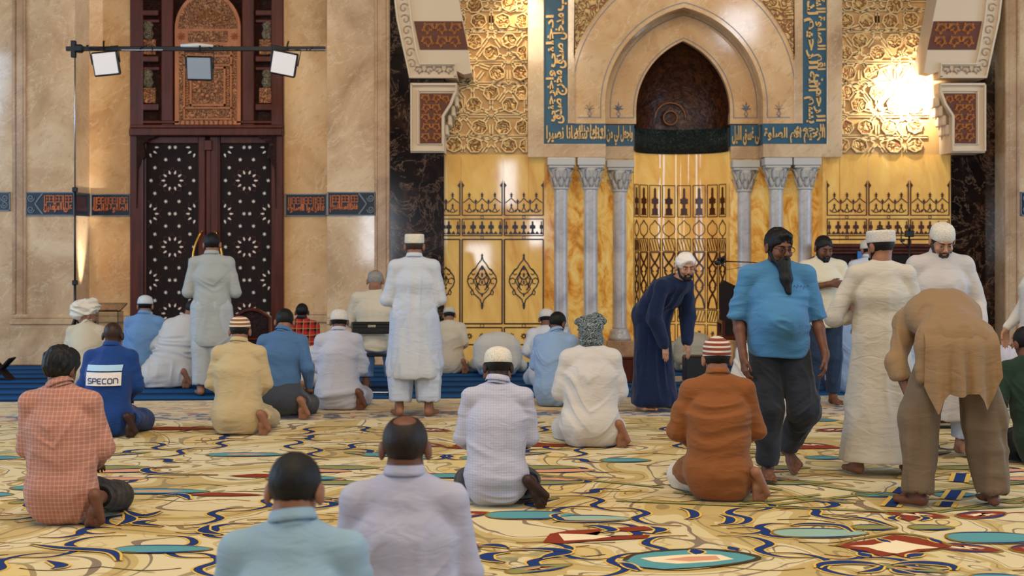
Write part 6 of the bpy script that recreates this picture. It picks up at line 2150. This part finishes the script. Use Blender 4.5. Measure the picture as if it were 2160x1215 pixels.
m = MB(); m.smooth = True; m.tube([(-.18, -.03, .035), (.02, -.03, .04), (.22, -.03, .03)], [.018, .03, .016], 8); m.build('white_plug', plain('white_plastic', rgb('d8d4cc'), .4), bar)
LEDW = plain('lamp_face_bright', rgb('d8d2d0'), .4, 0.0, .55)
LEDG = plain('lamp_face_dim', rgb('8a929c'), .4, 0.0, .25)
def led(px, py, roll, mat, label, yaw=0.0):
    p = at(px, py, YS)
    root = empty('led_lamp', (p[0], YS - .12, p[2]), 0, label, 'lamp', 'square lamps on the bar')
    root.rotation_euler = (.25, roll, yaw)
    m = MB(); m.bbox((-.16, -.02, -.15), (.16, .05, .15), .012); m.build('housing', BLK, root)
    m = MB(); m.box((-.142, -.026, -.125), (.142, -.018, .135)); m.build('lamp_face', mat, root)
    m = MB(); m.tube([(-.17, .02, 0), (-.18, .02, .20), (.18, .02, .20), (.17, .02, 0)], .009, 6); m.tube([(0, .02, .20), (0, .08, .27)], .012, 6); m.build('yoke', BLK, root)
led(229, 137, -.10, LEDW, 'bright square lamp hanging at the left of the bar')
led(425, 147, .02, LEDG, 'grey square lamp hanging at the middle of the bar')
led(602, 137, .20, LEDW, 'bright tilted square lamp hanging at the right of the bar')
# clear lectern at far left
ACR = NT('clear_acrylic'); ACR.set(ACR.p.inputs['Transmission Weight'], 1.0); ACR = ACR.out(rgb('d8dcdc'), .04, 0, .5); 
le = empty('lectern', (W(222, 0, 17.4)[0], 17.4, 0), 0, 'clear acrylic lectern standing behind the cream turban', 'lectern')
m = MB(); m.bbox((-.15, -.01, .03), (.15, .01, .82), .004); m.build('front_panel', ACR, le)
for s_ in (-1, 1):
    m = MB(); m.bbox((s_ * .15 - .006, 0, .03), (s_ * .15 + .006, .25, .80), .004); m.build('side_panel', ACR, le)
m = MB(); m.poly([(-.19, -.03, .80), (.19, -.03, .80), (.19, .30, .88), (-.19, .30, .88), (-.19, -.03, .815), (.19, -.03, .815), (.19, .30, .895), (-.19, .30, .895)], [(0, 3, 2, 1), (4, 5, 6, 7), (0, 1, 5, 4), (1, 2, 6, 5), (2, 3, 7, 6), (3, 0, 4, 7)]); m.build('desk', ACR, le)
m = MB(); m.bbox((-.2, -.06, 0.005), (.2, .28, .03), .006); m.build('base', ACR, le)
# folding chair under the elder
fc = empty('folding_chair', (W(788, 0, 15.45)[0], 15.45, 0), 0, 'black folding chair with slotted back rest and steel legs', 'chair')
m = MB()
def slotted(mm, x0, x1, z0, z1, y):
    mm.bbox((x0, y - .012, z0), (x1, y + .012, z0 + .07), .01); mm.bbox((x0, y - .012, z1 - .035), (x1, y + .012, z1), .01)
    mm.bbox((x0, y - .012, z0 + .06), (-.04, y + .012, z1 - .03), .008); mm.bbox((.045, y - .012, z0 + .06), (x1, y + .012, z1 - .03), .008)
slotted(m, -.20, .20, .665, .795, -.22); m.build('backrest', BLK, fc)
m = MB(); m.bbox((-.20, -.17, .415), (.20, .22, .44), .01); m.build('seat', BLK, fc)
for s_ in (-1, 1):
    m = MB(); m.smooth = True; m.tube([(s_ * .205, -.22, .79), (s_ * .205, -.17, .43), (s_ * .205, .30, .012)], .011, 8); m.build('front_leg', BLK, fc)
    m = MB(); m.smooth = True; m.tube([(s_ * .18, .10, .42), (s_ * .18, -.26, .012)], .011, 8); m.build('rear_leg', BLK, fc)
m = MB(); m.tube([(-.18, -.25, .04), (.18, -.25, .04)], .009, 8); m.build('cross_bar', STEEL, fc)
# carved wooden chair in front of the door
wc = empty('wooden_chair', (W(537, 0, 18.2)[0], 18.2, 0), 0, 'low wooden chair with rounded carved back before the door', 'chair')
m = MB()
pts = [(-.23, .45), (-.23, .70)] + [(-.23 + .46 * i / 10, .70 + .10 * math.sin(PI * i / 10)) for i in range(11)] + [(.23, .45)]
m.prism(pts, -.20, -.165); m.build('backrest', WDC, wc)
m = MB(); m.ribbon(pts, .035, -.225, -.15); m.build('back_frame', WD, wc)
m = MB(); m.bbox((-.24, -.2, .40), (.24, .22, .45), .015); m.build('seat', WD, wc)
for sx in (-.2, .2):
    for sy in (-.17, .18):
        m = MB(); m.bbox((sx - .02, sy - .02, .006), (sx + .02, sy + .02, .41), .005); m.build('leg', WD, wc)
# X-shaped book stand at the left edge
bs = empty('book_stand', (W(3, 0, 17.0)[0], 17.0, 0), 0, 'dark folding book stand on the blue carpet at the left edge', 'book stand')
for s_ in (-1, 1):
    m = MB(); m.smooth = False
    m.poly([(s_ * -.13, -.10, .006), (s_ * -.13, .12, .006), (s_ * .12, .12, .27), (s_ * .12, -.10, .27), (s_ * -.11, -.10, .0), (s_ * -.11, .12, .0), (s_ * .14, .12, .262), (s_ * .14, -.10, .262)],
           [(0, 1, 2, 3), (4, 7, 6, 5), (0, 3, 7, 4), (1, 5, 6, 2), (2, 6, 7, 3), (0, 4, 5, 1)]); m.build('board', WDX, bs)
# dark carved pulpit on the right
YP = 18.9
mi = empty('pulpit', (W(1850, 0, YP)[0], YP, 0), 0, 'dark carved wooden pulpit with heavy cornice against the onyx wall', 'pulpit')
cx_ = mi.location.x
def pb(mm, a, b, c, d, t0, t1, e=.008):
    p, q = W(a, b, YP), W(c, d, YP)
    mm.bbox((p[0] - cx_, t0, q[1]), (q[0] - cx_, t1, p[1]), e)
m = MB(); pb(m, 1745, 530, 1962, 768, 0, .55); m.build('body', WDX, mi)
m = MB(); pb(m, 1738, 514, 1968, 522, -.10, .6); pb(m, 1742, 522, 1964, 529, -.06, .58); pb(m, 1745, 529, 1961, 536, -.03, .56); m.build('cornice', WD, mi)
for i in range(5):
    x = 1752 + i * 42
    m = MB(); pb(m, x, 545, x + 6, 765, -.03, .0); m.build('pilaster', WD, mi)
    if i < 5:
        m = MB(); pb(m, x + 9, 552, x + 38, 640, -.012, .0); pb(m, x + 9, 648, x + 38, 760, -.012, .0); m.build('carved_panel', WDC, mi)
m = MB(); p = W(1676, 562, YP); q = W(1745, 528, YP); r_ = W(1676, 575, YP); s2 = W(1745, 545, YP)
m.poly([(p[0] - cx_, .05, p[1]), (q[0] - cx_, .05, q[1]), (s2[0] - cx_, .05, s2[1]), (r_[0] - cx_, .05, r_[1]), (p[0] - cx_, .12, p[1]), (q[0] - cx_, .12, q[1]), (s2[0] - cx_, .12, s2[1]), (r_[0] - cx_, .12, r_[1])],
       [(0, 3, 2, 1), (4, 5, 6, 7), (0, 1, 5, 4), (1, 2, 6, 5), (2, 3, 7, 6), (3, 0, 4, 7)])
for i in range(4):
    xx = 1680 + i * 18; a = W(xx, 565 - i * 8, YP); m.bbox((a[0] - cx_ - .015, .06, .005), (a[0] - cx_ + .015, .11, a[1]), .004)
m.build('stair_rail', WD, mi)
m = MB(); p = at(1815, 542, YP - .035)
sc_ = empty('screen', (p[0], p[1], p[2]), 0, 'small blue lit screen fixed to the dark pulpit behind the far white cap', 'screen')
m.bbox((-.05, -.015, -.085), (.05, .036, .085), .006); m.build('case', BLK, sc_)
m = MB(); m.box((-.042, -.019, -.075), (.042, -.014, .075)); m.build('display', plain('blue_display', rgb('2f5f9c'), .2, 0.0, .6), sc_)
# wooden armchair beside the niche
ac = empty('wooden_armchair', (W(1548, 0, 18.3)[0], 18.3, 0), 0, 'tall dark wooden armchair half hidden behind the walking man', 'chair')
m = MB(); m.prism([(-.17, .45), (-.19, 1.10), (-.12, 1.16), (.0, 1.10), (.22, 1.04), (.24, .45)], -.02, .03); m.build('backrest', WDX, ac)
m = MB(); m.bbox((-.22, -.45, .42), (.25, 0, .47), .015); m.build('seat', WD, ac)
for sx in (-.2, .22):
    m = MB(); m.bbox((sx - .02, -.44, .62), (sx + .02, 0, .66), .008); m.build('armrest', WD, ac)
    for sy in (-.43, -.01):
        m = MB(); m.bbox((sx - .02, sy - .02, .006), (sx + .02, sy + .02, .64), .005); m.build('leg', WD, ac)
# low mahogany box left of the navy robe
m = MB(); p = at(1336, 768, 16.6); m.bbox((p[0] - .12, 16.6, .008), (p[0] + .12, 16.85, .30), .01); m.bbox((p[0] - .13, 16.59, .28), (p[0] + .13, 16.86, .31), .008)
m.build('wooden_box', WD, None, 'low mahogany box on the blue carpet left of the navy robe', 'box')
# black loudspeaker on the carpet right of the navy robe
sk = empty('loudspeaker', (W(1474, 0, 16.4)[0], 16.4, 0), 0, 'low black loudspeaker box on the blue carpet right of the navy robe', 'loudspeaker')
m = MB(); m.bbox((-.16, 0, .02), (.20, .3, .33), .02); m.build('cabinet', BLK, sk)
m = MB(); m.bbox((-.14, -.008, .04), (.18, .002, .31), .004); m.build('grille', plain('dark_grille', rgb('1a1a1c'), .7), sk)
for sx in (-.12, .16):
    m = MB(); m.bbox((sx - .02, .03, .004), (sx + .02, .27, .025), .004); m.build('foot', BLK, sk)
m = MB(); m.smooth = True; m.lathe([(.0001, 0), (.016, .0), (.018, .006), (.0001, .010)], (.17, -.006, .09), 12, M=Matrix.Rotation(PI / 2, 3, 'X')); m.build('knob', plain('brass', rgb('d09a45'), .22, .9), sk)
# small patterned rug beside it
m = MB(); p = W(1478, 0, 17.0); m.bbox((p[0] - .35, 16.75, .005), (p[0] + .5, 17.35, .016), .004)
m.build('prayer_rug', carved('pale_rug', rgb('cdbfa8'), rgb('8a6a50'), 10.0, .95, .2, 3.0), None, 'small pale patterned prayer rug near the prayer niche', 'rug')
# microphone on a boom, stand hidden behind the walking man
ms = empty('microphone_stand', (W(1640, 0, 15.2)[0], 15.2, 0), 0, 'black microphone stand with long boom reaching left before the niche', 'microphone stand')
zb = W(0, 555, 15.2)[1]
m = MB(); m.smooth = True; m.tube([(0, 0, .02), (0, 0, zb - .02)], .012, 8); m.build('pole', BLK, ms)
m = MB(); m.smooth = True; m.lathe([(.16, .006), (.16, .02), (.03, .035), (.015, .06)], n=24); m.build('base', BLK, ms)
dx = W(1522, 0, 15.2)[0] - ms.location.x
m = MB(); m.smooth = True; m.tube([(.15, 0, zb - .03), (0, 0, zb - .02), (dx * .5, 0, zb + .01), (dx, 0, zb + .02)], .006, 8); m.build('boom', BLK, ms)
m = MB(); m.smooth = True; m.tube([(dx * .35, 0, zb), (dx * .6, -.01, zb - .04), (dx * .9, -.01, zb - .07), (dx, 0, zb)], .003, 6); m.build('cable', BLK, ms)
m = MB(); m.smooth = True
for a in range(5):
    b = a * 2 * PI / 5
    m.tube([(dx, 0, zb + .02), (dx + .035 * math.cos(b), -.03, zb + .02 + .04 * math.sin(b)), (dx + .055 * math.cos(b), -.05, zb + .02 + .06 * math.sin(b))], [.014, .018, .006], 8)
m.tube([(dx - .02, -.02, zb + .02), (dx - .07, -.05, zb)], [.02, .024], 8)
m.build('microphone', BLK, ms)
# slim camera tripod beside the pulpit
tp = empty('tripod', (W(1918, 0, 17.6)[0], 17.6, 0), 0, 'slim black tripod with small camera in front of the right onyx panels', 'tripod')
zt = W(0, 500, 17.6)[1]
m = MB(); m.smooth = True; m.tube([(0, 0, .7), (0, 0, zt)], .012, 8); m.build('pole', BLK, tp)
for i in range(3):
    a = 2 * PI * i / 3 + .9
    m = MB(); m.smooth = True; m.tube([(0, 0, 1.05), (.36 * math.cos(a), .36 * math.sin(a), .012)], .010, 8); m.build('leg', BLK, tp)
m = MB(); m.bbox((-.05, -.06, zt), (.05, .05, zt + .08), .01); m.bbox((-.11, -.03, zt - .06), (-.06, .03, zt - .02), .008); m.build('camera_body', BLK, tp)
m = MB(); m.smooth = True; m.tube([(0, 0, zt - .13), (-.10, 0, zt - .06), (-.10, 0, zt + .12)], .008, 8); m.tube([(0, 0, zt + .08), (.01, 0, zt + .16)], [.012, .004], 8); m.build('handle', BLK, tp)
# low bench seen between the legs of the bowing man
bn = empty('low_bench', (W(2005, 0, 12.6)[0], 12.6, 0), 0, 'low reddish wooden bench seen between the legs of the bowing man', 'bench')
m = MB(); m.bbox((-.28, -.15, .10), (.28, .15, .16), .012); m.bbox((-.26, -.13, .05), (.26, .13, .09), .008); m.build('top', WD, bn)
for sx in (-.22, .22):
    m = MB(); m.bbox((sx - .025, -.12, .006), (sx + .025, .12, .11), .005); m.build('leg', WD, bn)
